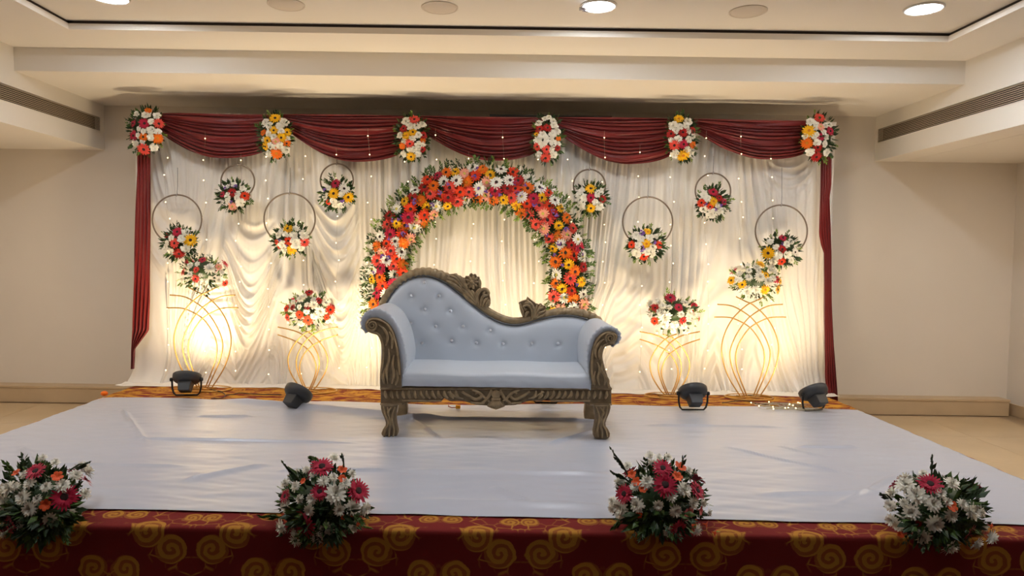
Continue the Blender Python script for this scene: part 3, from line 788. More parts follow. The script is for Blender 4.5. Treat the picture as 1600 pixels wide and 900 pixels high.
# arms: carved front panel, scroll, upholstered pad with gathered edge
armL = [(594, 606), (593.6, 585), (595.6, 565), (596.5, 548), (594.5, 534), (589.5, 524), (582, 521.5), (575, 518.5), (571, 513), (570.5, 506), (573.5, 500), (580, 496.5), (589, 496.5), (599, 500), (608, 507), (615, 518), (620, 534), (623.5, 553), (626, 575), (627.5, 606)]
armR = [(955.4, 606.5), (953.5, 603), (951.2, 594), (947, 581), (943, 567), (941.4, 557), (942.8, 547.5), (946.5, 541.5), (955, 539), (962, 534), (965, 527), (963, 521.5), (956.7, 518), (946.5, 518), (937.5, 523), (930, 532.7), (925, 546.7), (922.6, 564.6), (922.5, 582.5), (924.5, 597), (924.5, 606.5)]
padL = [(572, 521), (566, 516), (563, 509), (563, 501), (567, 492), (574.5, 485.5), (584, 482.5), (594, 483), (604, 487.5), (614, 496), (622, 509), (629, 526), (633.5, 545), (635.5, 562), (634, 578), (629, 592), (626, 602)]
padR = [(957, 542.5), (966, 537), (970.6, 529), (970.2, 521), (965, 514.5), (955, 509.5), (945, 509.5), (936, 513), (927.5, 521), (921, 532.5), (917.6, 546), (916.5, 560), (917, 574), (919.5, 590), (923, 602)]
def arm(panel, pad, side):
    pn = catmull(panel, 3)
    MB().outline(pn, 4.47, .06).build('arm_panel', M['wood_shaded'], sofa, smooth=False, bevel=.004)
    b = MB()
    cx = sum(p[0] for p in panel) / len(panel)
    n0 = [i for i, p in enumerate(pn)]
    # bead along the outline, inset
    ins = []
    for i in range(len(pn)):
        x0, y0 = pn[max(i - 1, 0)]; x1, y1 = pn[min(i + 1, len(pn) - 1)]
        dx, dy = x1 - x0, y1 - y0; l = math.hypot(dx, dy) or 1
        sgn = 1 if side == 'L' else -1
        ins.append((pn[i][0] - sgn * dy / l * 2.6, pn[i][1] + sgn * dx / l * 2.6))
    b.tube([P(x, y, 4.466) for x, y in ins[2:-2]], .0068, 6)
    f = (lambda x, y: (x, y)) if side == 'L' else (lambda x, y: (1534.5 - x + (y - 606) * -.02, y + 20 * max(0, min(1, (606 - y) / 60)) * 1.0))
    if side == 'L':
        sc_, col = (581.5, 508.5), [[(606, 600), (604, 580), (608, 560), (607, 545)], [(612, 600), (616, 585), (613, 570), (616, 555)], [(618, 602), (621, 590), (619, 578)], [(600, 600), (599, 588), (602, 575)], [(603, 540), (606, 526), (600, 514), (592, 508)], [(612, 545), (613, 530), (608, 518)]]
    else:
        sc_, col = (954, 528.5), [[(944, 602), (946, 590), (940, 578), (941, 566)], [(937, 602), (934, 590), (937, 578), (933, 566)], [(930, 602), (928, 592), (930, 580)], [(950, 602), (950, 594), (946, 586)], [(932, 560), (930, 548), (936, 536), (944, 530)], [(937, 562), (936, 550), (940, 540)]]
    for q in col: tubepx(b, q, 4.463, [.004, .010, .008, .004], 5, 7, 1.1)
    sp = []
    for i in range(26):
        a = i / 25 * 2.1 * 2 * math.pi; r = 9.0 * (1 - i / 25 * .85)
        a = a if side == 'R' else math.pi - a
        sp.append((sc_[0] + r * math.cos(a + .8), sc_[1] + r * math.sin(a + .8)))
    b.tube([P(x, y, 4.463) for x, y in sp], [.0072 - .0001 * i for i in range(26)], 7)
    b.build('arm_carving', M['wood'], sofa)
    # pad: outer surface sampled along the profile and run back to the sofa back
    pd = catmull(pad, 7); n = len(pd)
    rows = [(4.490, .0), (4.480, .45), (4.474, .78), (4.476, .92), (4.480, 1.0), (4.492, 1.0), (4.512, 1.0), (4.535, 1.0), (4.56, 1.0), (4.62, 1.0), (4.70, 1.0), (4.80, 1.0), (4.90, 1.0), (4.99, 1.0), (5.06, 1.0)]
    X = np.zeros((len(rows), n)); Yq = X.copy(); Zq = X.copy()
    pts0 = [P(x, y, 4.475) for x, y in pd]
    # matching points on the panel, for the rolled-in front lip
    pin = [P(*min(pn, key=lambda q: (q[0] - x) ** 2 + (q[1] - y) ** 2), 4.475) for x, y in pd]
    cum = [0.0]
    for i in range(1, n): cum.append(cum[-1] + (pts0[i] - pts0[i - 1]).length)
    for r_, (y, k_) in enumerate(rows):
        ruff = math.exp(-max(0, y - 4.48) / .05)
        for i in range(n):
            q = pin[i].lerp(pts0[i], k_)
            out = (pts0[i] - pin[i]); out = out.normalized() if out.length > 1e-5 else Vector((0, 0, 1))
            q = q + out * (k_ * (.0030 * math.sin(cum[i] * 2 * math.pi / .036 + (y - 4.48) * 50) + .0022 * math.sin(cum[i] * 2 * math.pi / .021 + (y - 4.48) * 80)) * ruff)
            X[r_, i], Yq[r_, i], Zq[r_, i] = q.x, y, q.z
    grid_obj('arm_pad', X, Yq, Zq, M['leather'], sofa)
    MB().outline(pn, 4.53, .52).build('arm_core', M['leather'], sofa, smooth=False)
arm(armL, padL, 'L'); arm(armR, padR, 'R')

# ------------------------------------------------------------------ flower pieces (shared meshes)
FC = {'c': ('crimson', (188, 30, 62)), 'r': ('dark red', (176, 28, 22)), 'f': ('orange red', (228, 62, 20)), 'o': ('orange', (236, 112, 10)), 'y': ('yellow', (246, 186, 8)),
      'k': ('coral', (228, 76, 62)), 'p': ('salmon pink', (242, 166, 140)), 'W': ('white', (244, 240, 228)), 'w': ('white', (244, 240, 226)), 'v': ('violet', (136, 96, 176)), 'g': ('orange', (232, 92, 40)), 'q': ('pink', (232, 120, 120))}
FM = {k: mat('petal_' + v[0].replace(' ', '_') + '_' + k, v[1], 0.6, spec=0.25, sheen=0.15) for k, v in FC.items()}
CM = {'dark': mat('flower_centre_dark', (52, 24, 22), 0.8), 'warm': mat('flower_centre_warm', (214, 130, 20), 0.8), 'pale': mat('flower_centre_pale', (206, 190, 90), 0.8)}
LEAF = [mat('leaf_dark', (42, 66, 30), 0.5, var=0.2), mat('leaf_mid', (78, 108, 42), 0.5, var=0.2), mat('leaf_light', (132, 158, 62), 0.5, var=0.15)]
STEM = mat('stem_green', (88, 112, 48), 0.55)

def petal(mb, ang, L, wd, el, base=.08, droop=.0, z0=0.0, mi=0, tip=.35):
    """strip of three cross sections and a blunt tip, lifted by el"""
    ca, sa = math.cos(ang), math.sin(ang)
    def pt(r, s, dz=0):
        z = z0 + r * math.sin(el) - droop * r * r + dz
        rr = r * math.cos(el)
        return (rr * ca - s * sa, rr * sa + s * ca, z)
    vs = [pt(base, -wd * .3), pt(base, wd * .3), pt(L * .6, -wd * .5, .02), pt(L * .6, wd * .5, .02), pt(L * .92, -wd * tip), pt(L * .92, wd * tip), pt(L, 0)]
    mb.add(vs, [(0, 2, 3, 1), (2, 4, 5, 3), (4, 6, 5)], mi)

def gerbera_mb(rs, n=15, centre=True):
    mb = MB(); wd = 4.4 / n
    for i in range(n):
        petal(mb, 2 * math.pi * (i + rs.uniform(-.12, .12)) / n, rs.uniform(.90, 1.06), wd, R(8 + rs.uniform(-7, 7)), droop=.10, tip=.26)
    n2 = n - 3
    for i in range(n2):
        petal(mb, 2 * math.pi * (i + .5 + rs.uniform(-.15, .15)) / n2, rs.uniform(.62, .78), wd * .85, R(20 + rs.uniform(-7, 7)), droop=.10, z0=.03, tip=.26)
    if centre:
        mb.lathe([(.23, .08), (.21, .15), (.13, .18), (.04, .16)], 9, mi=1)
    return mb
def mum_mb(rs, tight=False):
    mb = MB()
    for (n, L, el, w) in ((14, 1.0, 0, .27), (13, .92, 22, .26), (10, .76, 44, .26), (7, .55, 64, .24), (4, .36, 80, .2)):
        for i in range(n):
            petal(mb, 2 * math.pi * (i + rs.uniform(-.3, .3)) / n, L * rs.uniform(.86, 1.1), w, R(el + rs.uniform(-6, 6)), droop=.06 if el < 30 else -.12, tip=.3)
    return mb
def daisy_mb(rs):
    """small loose ruffled white flower"""
    mb = MB()
    for (n, L, el, w) in ((8, 1.0, 8, .62), (7, .8, 32, .56), (5, .55, 58, .46)):
        for i in range(n):
            petal(mb, 2 * math.pi * (i + rs.uniform(-.3, .3)) / n, L * rs.uniform(.82, 1.08), w, R(el + rs.uniform(-8, 8)), droop=.05, tip=.45)
    return mb
def statice_mb(rs):
    mb = MB()
    for i in range(9):
        a, r = rs.uniform(0, 6.28), rs.uniform(.1, .75)
        for j in range(4):
            b = MB(); petal(b, j * 1.57 + a, .42, .34, R(38), base=.02)
            mb.add([(v[0] + r * math.cos(a * 3), v[1] + r * math.sin(a * 3), v[2] + .3 * (1 - r)) for v in b.v], b.f)
    return mb
def floret_mb(rs):
    mb = MB()
    for i in range(6):
        petal(mb, 2 * math.pi * (i + rs.uniform(-.2, .2)) / 6, 1.0, .62, R(34), base=.03, droop=.25, z0=-.1, tip=.4)
    mb.lathe([(.04, -.6), (.10, -.3), (.14, 0)], 6)
    return mb
def leaf(mb, base, d, side, L, wd, bend=.15, mi=0):
    base, d, side = Vector(base), Vector(d).normalized(), Vector(side)
    side = (side - d * side.dot(d)); side = side.normalized() if side.length > 1e-5 else d.orthogonal().normalized()
    up = d.cross(side)
    vs = [base, base + d * L * .45 + side * wd * .5 + up * L * bend * .5, base + d * L * .45 - side * wd * .5 + up * L * bend * .5, base + d * L * .45 + up * L * bend * .8, base + d * L]
    mb.add(vs, [(0, 1, 3), (0, 3, 2), (1, 4, 3), (3, 4, 2)], mi)
def sprig_mb(rs, n=9):
    """leafy twig pointing along +X, unit length"""
    mb = MB()
    mb.tube([(0, 0, 0), (.5, 0, .04), (.85, 0, .02)], [.018, .014, .008], 4)
    for i in range(n):
        t = .12 + .75 * i / n
        s = 1 if i % 2 else -1
        a = s * rs.uniform(.5, 1.0)
        leaf(mb, (t, 0, .03), (math.cos(a), math.sin(a), rs.uniform(-.1, .45)), (0, 0, 1) if rs.random() < .2 else (-math.sin(a), math.cos(a), rs.uniform(-.4, .4)), rs.uniform(.30, .42), rs.uniform(.15, .21))
    leaf(mb, (.82, 0, .02), (1, 0, 0), (0, 1, 0), .36, .17)
    return mb
rs = random.Random(11)
MESH = {}
for c in FC:
    if c in 'crfoykpW':
        cen = CM['dark'] if c in 'crkW' else (CM['warm'] if c in 'o' else CM['dark'] if c == 'y' else CM['pale'] if c == 'p' else CM['dark'])
        MESH[c] = [gerbera_mb(rs).mesh('gerbera', [FM[c], cen], smooth=False) for _ in range(2)]
        MESH[c + '0'] = [gerbera_mb(rs, 22, False).mesh('gerbera', [FM[c]], smooth=False) for _ in range(2)]
MESH['y'].append(gerbera_mb(rs).mesh('gerbera', [FM['y'], CM['warm']], smooth=False)); MESH['o'].append(gerbera_mb(rs).mesh('gerbera', [FM['o'], CM['dark']], smooth=False)); MESH['W'].append(gerbera_mb(rs).mesh('gerbera', [FM['W'], CM['pale']], smooth=False))
MESH['w'] = [daisy_mb(rs).mesh('white_aster', [FM['w']], smooth=False) for _ in range(4)]
MESH['m'] = [mum_mb(rs).mesh('chrysanthemum', [FM['w']], smooth=False) for _ in range(4)]
MESH['v'] = [statice_mb(rs).mesh('statice', [FM['v']], smooth=False) for _ in range(2)]
MESH['g'] = [floret_mb(rs).mesh('gladiolus_floret', [FM['g']], smooth=False) for _ in range(2)]
MESH['q'] = [floret_mb(rs).mesh('gladiolus_floret', [FM['q']], smooth=False) for _ in range(2)]
MESH['centre'] = [MB().lathe([(.30, .06), (.28, .13), (.18, .17), (.05, .15)], 10).mesh('flower_centre', [CM['dark']])]
SPR = [[sprig_mb(rs, 8).mesh('leaf_sprig', [m], smooth=False) for _ in range(3)] for m in LEAF]
NAME = {'w': 'white_aster', 'm': 'chrysanthemum', 'v': 'statice', 'g': 'gladiolus_floret', 'q': 'gladiolus_floret'}

def rot_to(d, spin):
    d = Vector(d).normalized()
    return (d.to_track_quat('Z', 'Y').to_matrix() @ Matrix.Rotation(spin, 3, 'Z'))
def put(mesh, name, root, p, d, scale, spin=None, squash=1.0):
    o = bpy.data.objects.new(name, mesh); COL.objects.link(o)
    o.parent = root
    m = rot_to(d, rs.uniform(0, 6.28) if spin is None else spin)
    m4 = Matrix.Translation(Vector(p) - world_loc(root)) @ m.to_4x4() @ Matrix.Diagonal((scale, scale, scale * squash, 1))
    o.matrix_basis = m4
    return o
def put_flower(code, root, p, d, rad, centre=False):
    key = code
    if centre and code in 'crfoykpW': key = code + '0'
    o = put(rs.choice(MESH[key]), NAME.get(code, 'gerbera'), root, p, d, rad)
    if NAME.get(code, 'gerbera') in ('gerbera', 'gladiolus_floret') : o['label'] = FC[code][0] + (' gerbera' if code in 'crfoykpW' else ' gladiolus floret')
    if key != code:
        c = bpy.data.objects.new('flower_centre', MESH['centre'][0]); COL.objects.link(c); c.parent = o; c['label'] = 'dark flower centre'
    return o
def put_sprig(root, p, d, L, tone=None, spin=None):
    """twig pointing along d"""
    d = Vector(d).normalized()
    t = tone if tone is not None else rs.choice((0, 0, 1, 1, 2))
    o = bpy.data.objects.new('leaf_sprig', rs.choice(SPR[t])); COL.objects.link(o); o.parent = root
    m = d.to_track_quat('X', 'Z').to_matrix() @ Matrix.Rotation(rs.uniform(0, 6.28) if spin is None else spin, 3, 'X')
    o.matrix_basis = Matrix.Translation(Vector(p) - world_loc(root)) @ m.to_4x4() @ Matrix.Scale(L, 4)
    return o
def foliage(root, pts_dirs, L, tone_mats=None, name='foliage'):
    mb = MB()
    for p, d in pts_dirs:
        leaf(mb, p, d, (rs.uniform(-1, 1), rs.uniform(-1, 1), rs.uniform(-1, 1)), L * rs.uniform(.7, 1.3), L * .45, mi=rs.choice((0, 0, 0, 1)))
    o = mb.build(name, LEAF[:2], root, smooth=False); o['kind'] = 'stuff'
    return o

def parse(txt, ox, oy, s):
    out = []
    for it in txt.replace('\n', ' ').split(';'):
        it = it.strip()
        if not it: continue
        c, rest = it.split(' ', 1); x, y, d = [float(q) for q in rest.split(',')]
        out.append((c, ox + x / s, oy + y / s, d / s))
    return out

def wall_bunch(root, fl, Y, depth, nspr, slen, tones=(0, 1, 1, 2), drop=0.0):
    """flowers given where the photo shows them, set on a dome of real depth in front of plane Y"""
    x0, x1 = min(f[1] - f[3] / 2 for f in fl), max(f[1] + f[3] / 2 for f in fl)
    y0, y1 = min(f[2] - f[3] / 2 for f in fl), max(f[2] + f[3] / 2 for f in fl)
    cx, cy, rx, ry = (x0 + x1) / 2, (y0 + y1) / 2, (x1 - x0) / 2, (y1 - y0) / 2
    k = Y / FPX
    for c, x, y, d in fl:
        a, b = (x - cx) / rx, (y - cy) / ry
        q = max(0, 1 - (a * a + b * b) * .85)
        yy = Y - .03 - depth * math.sqrt(q)
        dr = Vector((a * .75, -1, -b * .75 + .05)) + Vector((rs.uniform(-.15, .15), 0, rs.uniform(-.15, .15)))
        put_flower(c, root, P(x, y, yy), dr, d * .5 * k * (1.28 if c != 'w' else 1.38))
    for i in range(nspr):
        a = 2 * math.pi * (i + rs.uniform(-.4, .4)) / nspr
        p = P(cx + rx * .80 * math.cos(a), cy + ry * .80 * math.sin(a), Y - .02 - depth * .3 * rs.random())
        put_sprig(root, p, (math.cos(a), -.35 + rs.uniform(-.3, .3), -math.sin(a) - (.25 if math.sin(a) > 0 else 0)), slen * rs.uniform(.7, 1.15), rs.choice(tones))
    pd = []
    for i in range(150):
        a, r = rs.uniform(0, 6.28), math.sqrt(rs.random()) * .95
        q = math.sqrt(max(0, 1 - r * r * .9))
        p = P(cx + rx * r * math.cos(a), cy + ry * r * math.sin(a), Y - .02 - depth * q * rs.uniform(.35, .8))
        pd.append((p, (math.cos(a) * r, -.4, -math.sin(a) * r)))
    foliage(root, pd, .055)
    mb = MB(); c = P(cx, cy, Y - .01)
    mb.ball(c, 1.0, 14, 8, sq=(rx * k * .78, depth * .62, ry * k * .78)); mb.build('foam_core', LEAF[0], root)

# six bunches along the top of the backdrop
G = [
 ('crimson, orange and white flower bunch at the left end of the maroon swags', 190, 165, 10, 'w 245,130,90; o 415,80,100; w 385,150,110; w 550,160,90; c 185,280,110; c 360,280,150; w 465,250,90; k 580,285,140; w 270,360,70; w 340,400,80; w 455,385,100; w 570,410,90; c 190,470,140; o 340,490,120; w 260,470,80; w 455,500,90; o 565,510,150; w 215,590,95; w 330,570,80; k 350,680,170; w 505,655,100'),
 ('mostly yellow and white flower bunch between the first and second maroon swag', 395, 165, 9, 'y 315,180,140; w 180,240,100; w 230,285,90; w 435,240,110; w 380,290,90; y 295,350,110; o 150,380,90; y 480,375,100; w 400,365,80; w 220,400,80; y 210,490,110; y 400,450,120; w 300,440,80; w 480,465,70; w 150,475,60; p 325,505,110; o 475,530,100; y 180,575,100; w 250,570,80; w 380,570,100; w 465,620,90; w 225,680,80; o 335,670,150; w 320,590,70'),
 ('flower bunch with coral top and yellow bottom between the second and third maroon swag', 610, 170, 10, 'w 245,190,110; k 375,170,150; w 500,245,100; w 310,270,100; w 405,270,100; r 210,310,120; y 350,365,120; y 250,420,120; w 150,410,90; w 430,410,90; r 515,415,110; w 340,460,90; o 505,495,90; w 220,505,80; k 305,545,130; o 185,580,100; w 430,560,90; w 500,560,80; w 290,635,70; w 350,635,80; w 425,615,80; r 495,630,110; w 205,705,80; y 325,745,130; w 430,700,90'),
 ('white flower bunch with red and coral gerberas between the third and fourth maroon swag', 825, 170, 9.47, 'w 165,215,90; w 310,130,80; w 250,150,70; w 375,190,90; w 385,245,100; r 175,300,120; r 290,285,120; w 430,330,90; y 130,385,80; w 360,370,100; w 215,390,100; w 140,465,90; w 280,450,90; w 340,460,70; o 448,440,80; w 375,510,90; w 220,530,100; w 450,520,70; k 140,560,110; k 275,600,120; r 435,580,90; w 345,605,80; w 165,685,90; k 260,725,140; w 385,685,90'),
 ('flower bunch with yellow gerberas at top and bottom between the fourth and fifth maroon swag', 1030, 170, 9.47, 'y 290,150,130; w 205,250,110; w 305,260,90; w 430,190,100; w 400,250,90; r 180,370,130; w 245,325,80; r 350,350,130; w 430,330,80; r 495,320,100; w 185,465,80; w 290,450,100; w 435,450,90; w 500,410,70; k 225,540,140; c 360,525,130; o 490,530,110; w 410,610,90; w 230,670,110; y 355,690,160; w 475,660,80'),
 ('coral, yellow and white flower bunch at the right end of the maroon swags', 1240, 170, 10, 'k 405,145,150; w 265,200,110; w 350,240,80; p 420,280,120; w 500,260,80; w 570,250,80; y 240,345,170; c 570,350,130; w 340,300,70; w 470,360,80; c 420,435,120; w 330,420,100; w 195,430,90; w 505,440,80; o 210,535,160; w 370,525,110; w 485,545,90; r 375,605,130; w 260,680,110; w 515,680,100; r 355,750,140')]
for lab, ox, oy, s, t in G:
    fl = parse(t, ox, oy, s)
    cx = sum(f[1] for f in fl) / len(fl); cy = max(f[2] for f in fl)
    r = empty('flower_bunch', P(cx, cy, 6.06), lab, 'flowers', 'flower bunches along the backdrop top')
    wall_bunch(r, fl, 6.07, .10, 17, .072)

# eight hanging hoops
HP = [
 ('large metal hoop with yellow and crimson flowers beside the left maroon drape', 276.5, 343, 38.5, 0, 230, 330, 10.59, 'c 500,345,150; r 325,400,90; w 400,440,90; w 640,355,110; y 715,480,180; w 570,460,110; k 455,530,150; w 330,520,80; w 310,600,90; w 640,610,120; r 530,700,160; w 395,665,100'),
 ('small metal hoop with red, violet and white flowers under the first maroon swag', 371.5, 283.6, 26.2, 246, 325, 250, 10.59, 'w 420,405,80; v 455,440,60; w 575,475,90; v 295,475,70; w 320,440,60; r 400,540,130; c 240,570,100; w 325,600,100; w 490,565,90; f 605,595,140; w 325,680,90; w 475,630,70; v 395,700,70; w 540,700,130; p 405,765,130'),
 ('large metal hoop with yellow, orange red and white flowers above the short left gold stand', 452.5, 342, 40, 0, 410, 330, 10.59, 'y 420,290,150; w 320,330,100; w 265,400,90; w 385,385,90; w 515,390,110; w 555,290,90; w 690,390,130; f 430,490,130; k 695,510,140; w 330,555,120; w 555,525,150; f 235,510,80; f 280,590,70; v 300,475,60; v 440,320,50; y 485,635,150; w 365,655,80; w 640,605,90; v 410,570,50'),
 ('small metal hoop with two yellow gerberas and violet sprigs under the second maroon swag', 526.2, 281.7, 25.7, 250, 490, 250, 10, 'c 345,370,140; w 240,440,70; y 315,525,160; W 475,450,150; v 185,475,70; v 350,410,50; w 180,555,90; y 540,580,150; w 425,540,80; w 310,640,110; f 230,660,80; v 450,630,80; w 425,700,110; w 330,710,80; w 175,620,60'),
 ('small metal hoop with leafy yellow, crimson and white flowers right of the arch', 921, 289.7, 25, 250, 885, 260, 10.59, 'y 400,370,160; w 260,400,90; w 210,475,110; w 290,525,110; c 405,520,140; w 510,470,90; w 560,410,100; r 600,540,120; w 480,590,90; w 245,640,120; y 405,690,140; w 545,655,130'),
 ('large metal hoop with violet, orange red and white flowers above the short right gold stand', 1012, 346.7, 39, 0, 965, 330, 10, 'w 295,375,110; v 380,345,90; y 470,325,120; w 370,430,100; w 500,415,110; w 600,395,70; f 220,525,110; y 450,510,140; v 565,485,80; f 645,525,120; w 320,530,100; w 550,565,110; v 385,580,90; w 300,650,120; w 450,620,110; f 410,705,130; w 545,675,80'),
 ('small metal hoop with red flowers around one yellow gerbera under the fifth maroon swag', 1114, 298.3, 27.6, 244, 1075, 265, 10.59, 'c 415,375,150; w 265,430,100; w 330,480,100; f 225,550,130; y 420,525,140; r 515,470,110; c 595,535,110; v 310,570,60; f 365,615,120; w 490,600,80; v 540,580,70; v 440,650,70; w 265,655,110; w 390,725,150; w 530,680,110'),
 ('large metal hoop with one big yellow gerbera beside the right maroon drape', 1220.8, 361, 40.6, 0, 1175, 345, 11.25, 'c 540,305,120; w 320,370,100; w 610,410,110; w 690,370,90; w 415,460,90; v 535,410,50; y 285,565,190; r 530,500,140; W 755,550,130; w 460,600,140; w 620,590,120; w 375,715,110; f 520,715,130; w 690,695,100')]
for lab, cx, cy, rad, ys, ox, oy, s, t in HP:
    fl = parse(t, ox, oy, s)
    Yh = 6.09
    r = empty('flower_hoop', P(cx, cy + rad, Yh), lab, 'flower hoop', 'hoops with flowers hung on the backdrop')
    mb = MB(); mb.tube([P(cx + rad * math.cos(a), cy - rad * math.sin(a), Yh) for a in [2 * math.pi * i / 56 for i in range(56)]], .0068, 8, closed=True)
    mb.build('hoop', M['hoop'], r)
    top = P(cx, cy - rad, Yh)
    MB().tube([top, P(cx + 1, cy - rad - 14, Yh + .02), P(cx + 1, min(cy - rad - 22, (ys or 262)), 6.2)], .0016, 5).build('hanging_thread', M['blackm'], r)
    MB().tube([top + Vector((-.004, 0, -.012)), top + Vector((0, -.008, .0)), top + Vector((.004, 0, .012))], .0045, 6).build('hook', M['chrome'], r)
    tones = (2, 1, 1, 2) if cy > 330 and cx > 300 else (0, 1, 1, 2)
    wall_bunch(r, fl, 6.06, .085, 15, .074, tones)

# ------------------------------------------------------------------ the flower arch
YA = 6.03
arch = empty('flower_arch', P(747, 612, YA), 'round arch of mixed red, orange, yellow, pink and white gerberas behind the sofa', 'flower arch')
ACX, ACY, AR = 747.5, 427.0, 141.5
def apx(s, off):
    """arch centre line by length s (px), from the left foot to the right foot; off = outwards"""
    leg_ = 186.0; arc = math.pi * AR
    if s < leg_: x, y, nx_, ny_ = ACX - AR, ACY + leg_ - s, -1, 0
    elif s < leg_ + arc:
        a = math.pi - (s - leg_) / AR
        nx_, ny_ = math.cos(a), -math.sin(a)
        x, y = ACX + AR * math.cos(a), ACY - AR * math.sin(a)
    else: x, y, nx_, ny_ = ACX + AR, ACY + (s - leg_ - arc), 1, 0
    return x + nx_ * off, y + ny_ * off + (x - ACX) * .0, nx_, ny_
STOT = 186 * 2 + math.pi * AR
ar = random.Random(5)
pal = [('W', 26), ('y', 18), ('o', 14), ('f', 11), ('r', 7), ('k', 14), ('p', 12), ('c', 4)]
def pick(prev):
    tot = sum(w for c, w in pal if c not in prev)
    x = ar.uniform(0, tot)
    for c, w in pal:
        if c in prev: continue
        x -= w
        if x <= 0: return c
    return 'W'
S0, S1 = 116, STOT - 112
pts = []
tries = 0
while tries < 26000 and len(pts) < 290:
    tries += 1
    s, o_ = ar.uniform(S0, S1), ar.uniform(-26, 25)
    x, y, _, _ = apx(s, o_)
    dm = 12.6
    if all((x - q[0]) ** 2 + (y - q[1]) ** 2 > dm * dm for q in pts): pts.append((x, y, s, o_))
done = []
for (x, y, s, o_) in pts:
    near = {q[2] for q in done if (x - q[0]) ** 2 + (y - q[1]) ** 2 < 19 ** 2}
    c = pick(near); done.append((x, y, c))
    a = o_ / 28
    _, _, nx_, ny_ = apx(s, 0)
    q = math.sqrt(max(0, 1 - a * a * .9))
    dr = Vector((nx_ * a * .8, -1, -ny_ * a * .8)) + Vector((ar.uniform(-.3, .3), 0, ar.uniform(-.3, .3)))
    d = ar.uniform(20, 24) if c != 'y' else ar.uniform(17, 20)
    put_flower(c, arch, P(x, y, YA - .02 - .085 * q - ar.uniform(0, .02)), dr, d / 2 * YA / FPX)
for i in range(46):
    s, o_ = ar.uniform(S0, S1), ar.uniform(-24, 24)
    x, y, nx_, ny_ = apx(s, o_)
    put_flower('v', arch, P(x, y, YA - .105 * math.sqrt(max(0, 1 - (o_ / 28) ** 2)) - .02), (ar.uniform(-.3, .3), -1, ar.uniform(-.3, .3)), .024)
n = 112
for i in range(n):
    s = 108 + (STOT - 216) * (i + ar.uniform(-.4, .4)) / n
    for sd in (-1, 1):
        if sd < 0 and i % 8 == 7: continue
        x, y, nx_, ny_ = apx(s, sd * 25)
        tx_, tz_ = ny_, nx_
        k = ar.uniform(-.8, .8)
        put_sprig(arch, P(x, y, YA - .02 - .04 * ar.random()), (sd * nx_ + tx_ * k, -.35 + ar.uniform(-.3, .2), -sd * ny_ + tz_ * k - (.35 if sd < 0 else 0)), ar.uniform(.07, .105), ar.choice((1, 1, 2, 0)) if sd > 0 else ar.choice((1, 2, 2, 1)))
pd = []
for i in range(1500):
    s, o_ = ar.uniform(108, STOT - 108), ar.uniform(-27, 27)
    x, y, nx_, ny_ = apx(s, o_)
    q = math.sqrt(max(0, 1 - (o_ / 28) ** 2))
    pd.append((P(x, y, YA - .03 - .06 * q), (ar.uniform(-.5, .5) + nx_ * o_ / 30, -.5, ar.uniform(-.5, .5) - ny_ * o_ / 30)))
foliage(arch, pd, .05)
mb = MB(); mb.tube([P(*apx(114 + (STOT - 228) * i / 90, 0)[:2], YA + .0) for i in range(91)], .125, 12, flat=.55, flatdir=(0, 1, 0)); mb.build('foam_core', LEAF[0], arch)
mb = MB(); mb.tube([P(*apx(STOT * i / 120, 0)[:2], YA + .03) for i in range(121)], .012, 8); mb.build('arch_frame', M['hoop'], arch)

# ------------------------------------------------------------------ gold wire stands with bouquets
A_T = [[(-22, -157), (-8, -150), (6, -143), (26, -124), (39, -101), (44.5, -78), (42, -55), (32, -28), (13, 2)],
       [(-51, -145), (-31, -143), (-15, -136), (4, -122), (20, -100), (30, -77), (31, -60), (26, -40), (16, -17), (7, 2)],
       [(-56, -125), (-33, -124.5), (-17, -119), (0, -108.5), (14, -90), (21.7, -71), (21.7, -51), (16, -30), (4, 1)]]
A_S = [[(-11, -94), (4, -88), (18, -75), (28, -59), (31, -45), (27, -27), (15, -7), (8, 0)],
       [(-47, -98), (-24, -93), (-8, -86), (5, -74), (15, -57), (18, -40), (14, -22), (5, 0)],
       [(-47, -86), (-24, -78), (-6, -68), (7, -54), (13, -36), (10, -19), (2, 0)]]
def gold_stand(cx, base, Y, wires, lab, ringdx):
    r = empty('flower_stand', P(cx, base, Y), lab, 'stand', 'gold wire flower stands')
    r.location.z = ZT
    for sgn in (1, -1):
        for i, wv in enumerate(wires):
            pts = catmull([(cx + sgn * x, base + y) for x, y in wv], 6)
            n = len(pts)
            pp = []
            for j, (x, y) in enumerate(pts):
                q = P(x, y, Y + sgn * .012 * (1 if j > 3 else 1) + (i - 1) * .022)
                q.z = max(q.z, ZT + .012)
                pp.append(q)
            MB().tube(pp, .0056, 7).build('wire_arc', M['gold'], r)
    c = P(cx + ringdx, base + 1, Y); mb = MB()
    mb.tube([(c.x + .20 * math.cos(a), Y - .0 + .13 * math.sin(a), ZT + .009) for a in [2 * math.pi * i / 40 for i in range(40)]], .0075, 8, closed=True)
    a = P(cx, base, Y)
    mb.tube([(a.x - .10, Y - .05, ZT + .010), (a.x + .10, Y + .05, ZT + .010)], .0065, 6); mb.tube([(a.x - .10, Y + .05, ZT + .010), (a.x + .10, Y - .05, ZT + .010)], .0065, 6)
    mb.build('base_ring', M['gold'], r)
    return r
gold_stand(316.5, 606, 5.93, A_T, 'tall gold wire stand of crossing arcs near the left maroon drape', 8)
gold_stand(481, 609, 5.92, A_S, 'short gold wire stand of crossing arcs left of the sofa', 8)
gold_stand(1046.5, 616, 5.92, A_S, 'short gold wire stand of crossing arcs right of the sofa', -2)
gold_stand(1172, 620.5, 5.91, A_T, 'tall gold wire stand of crossing arcs near the right maroon drape', -2)

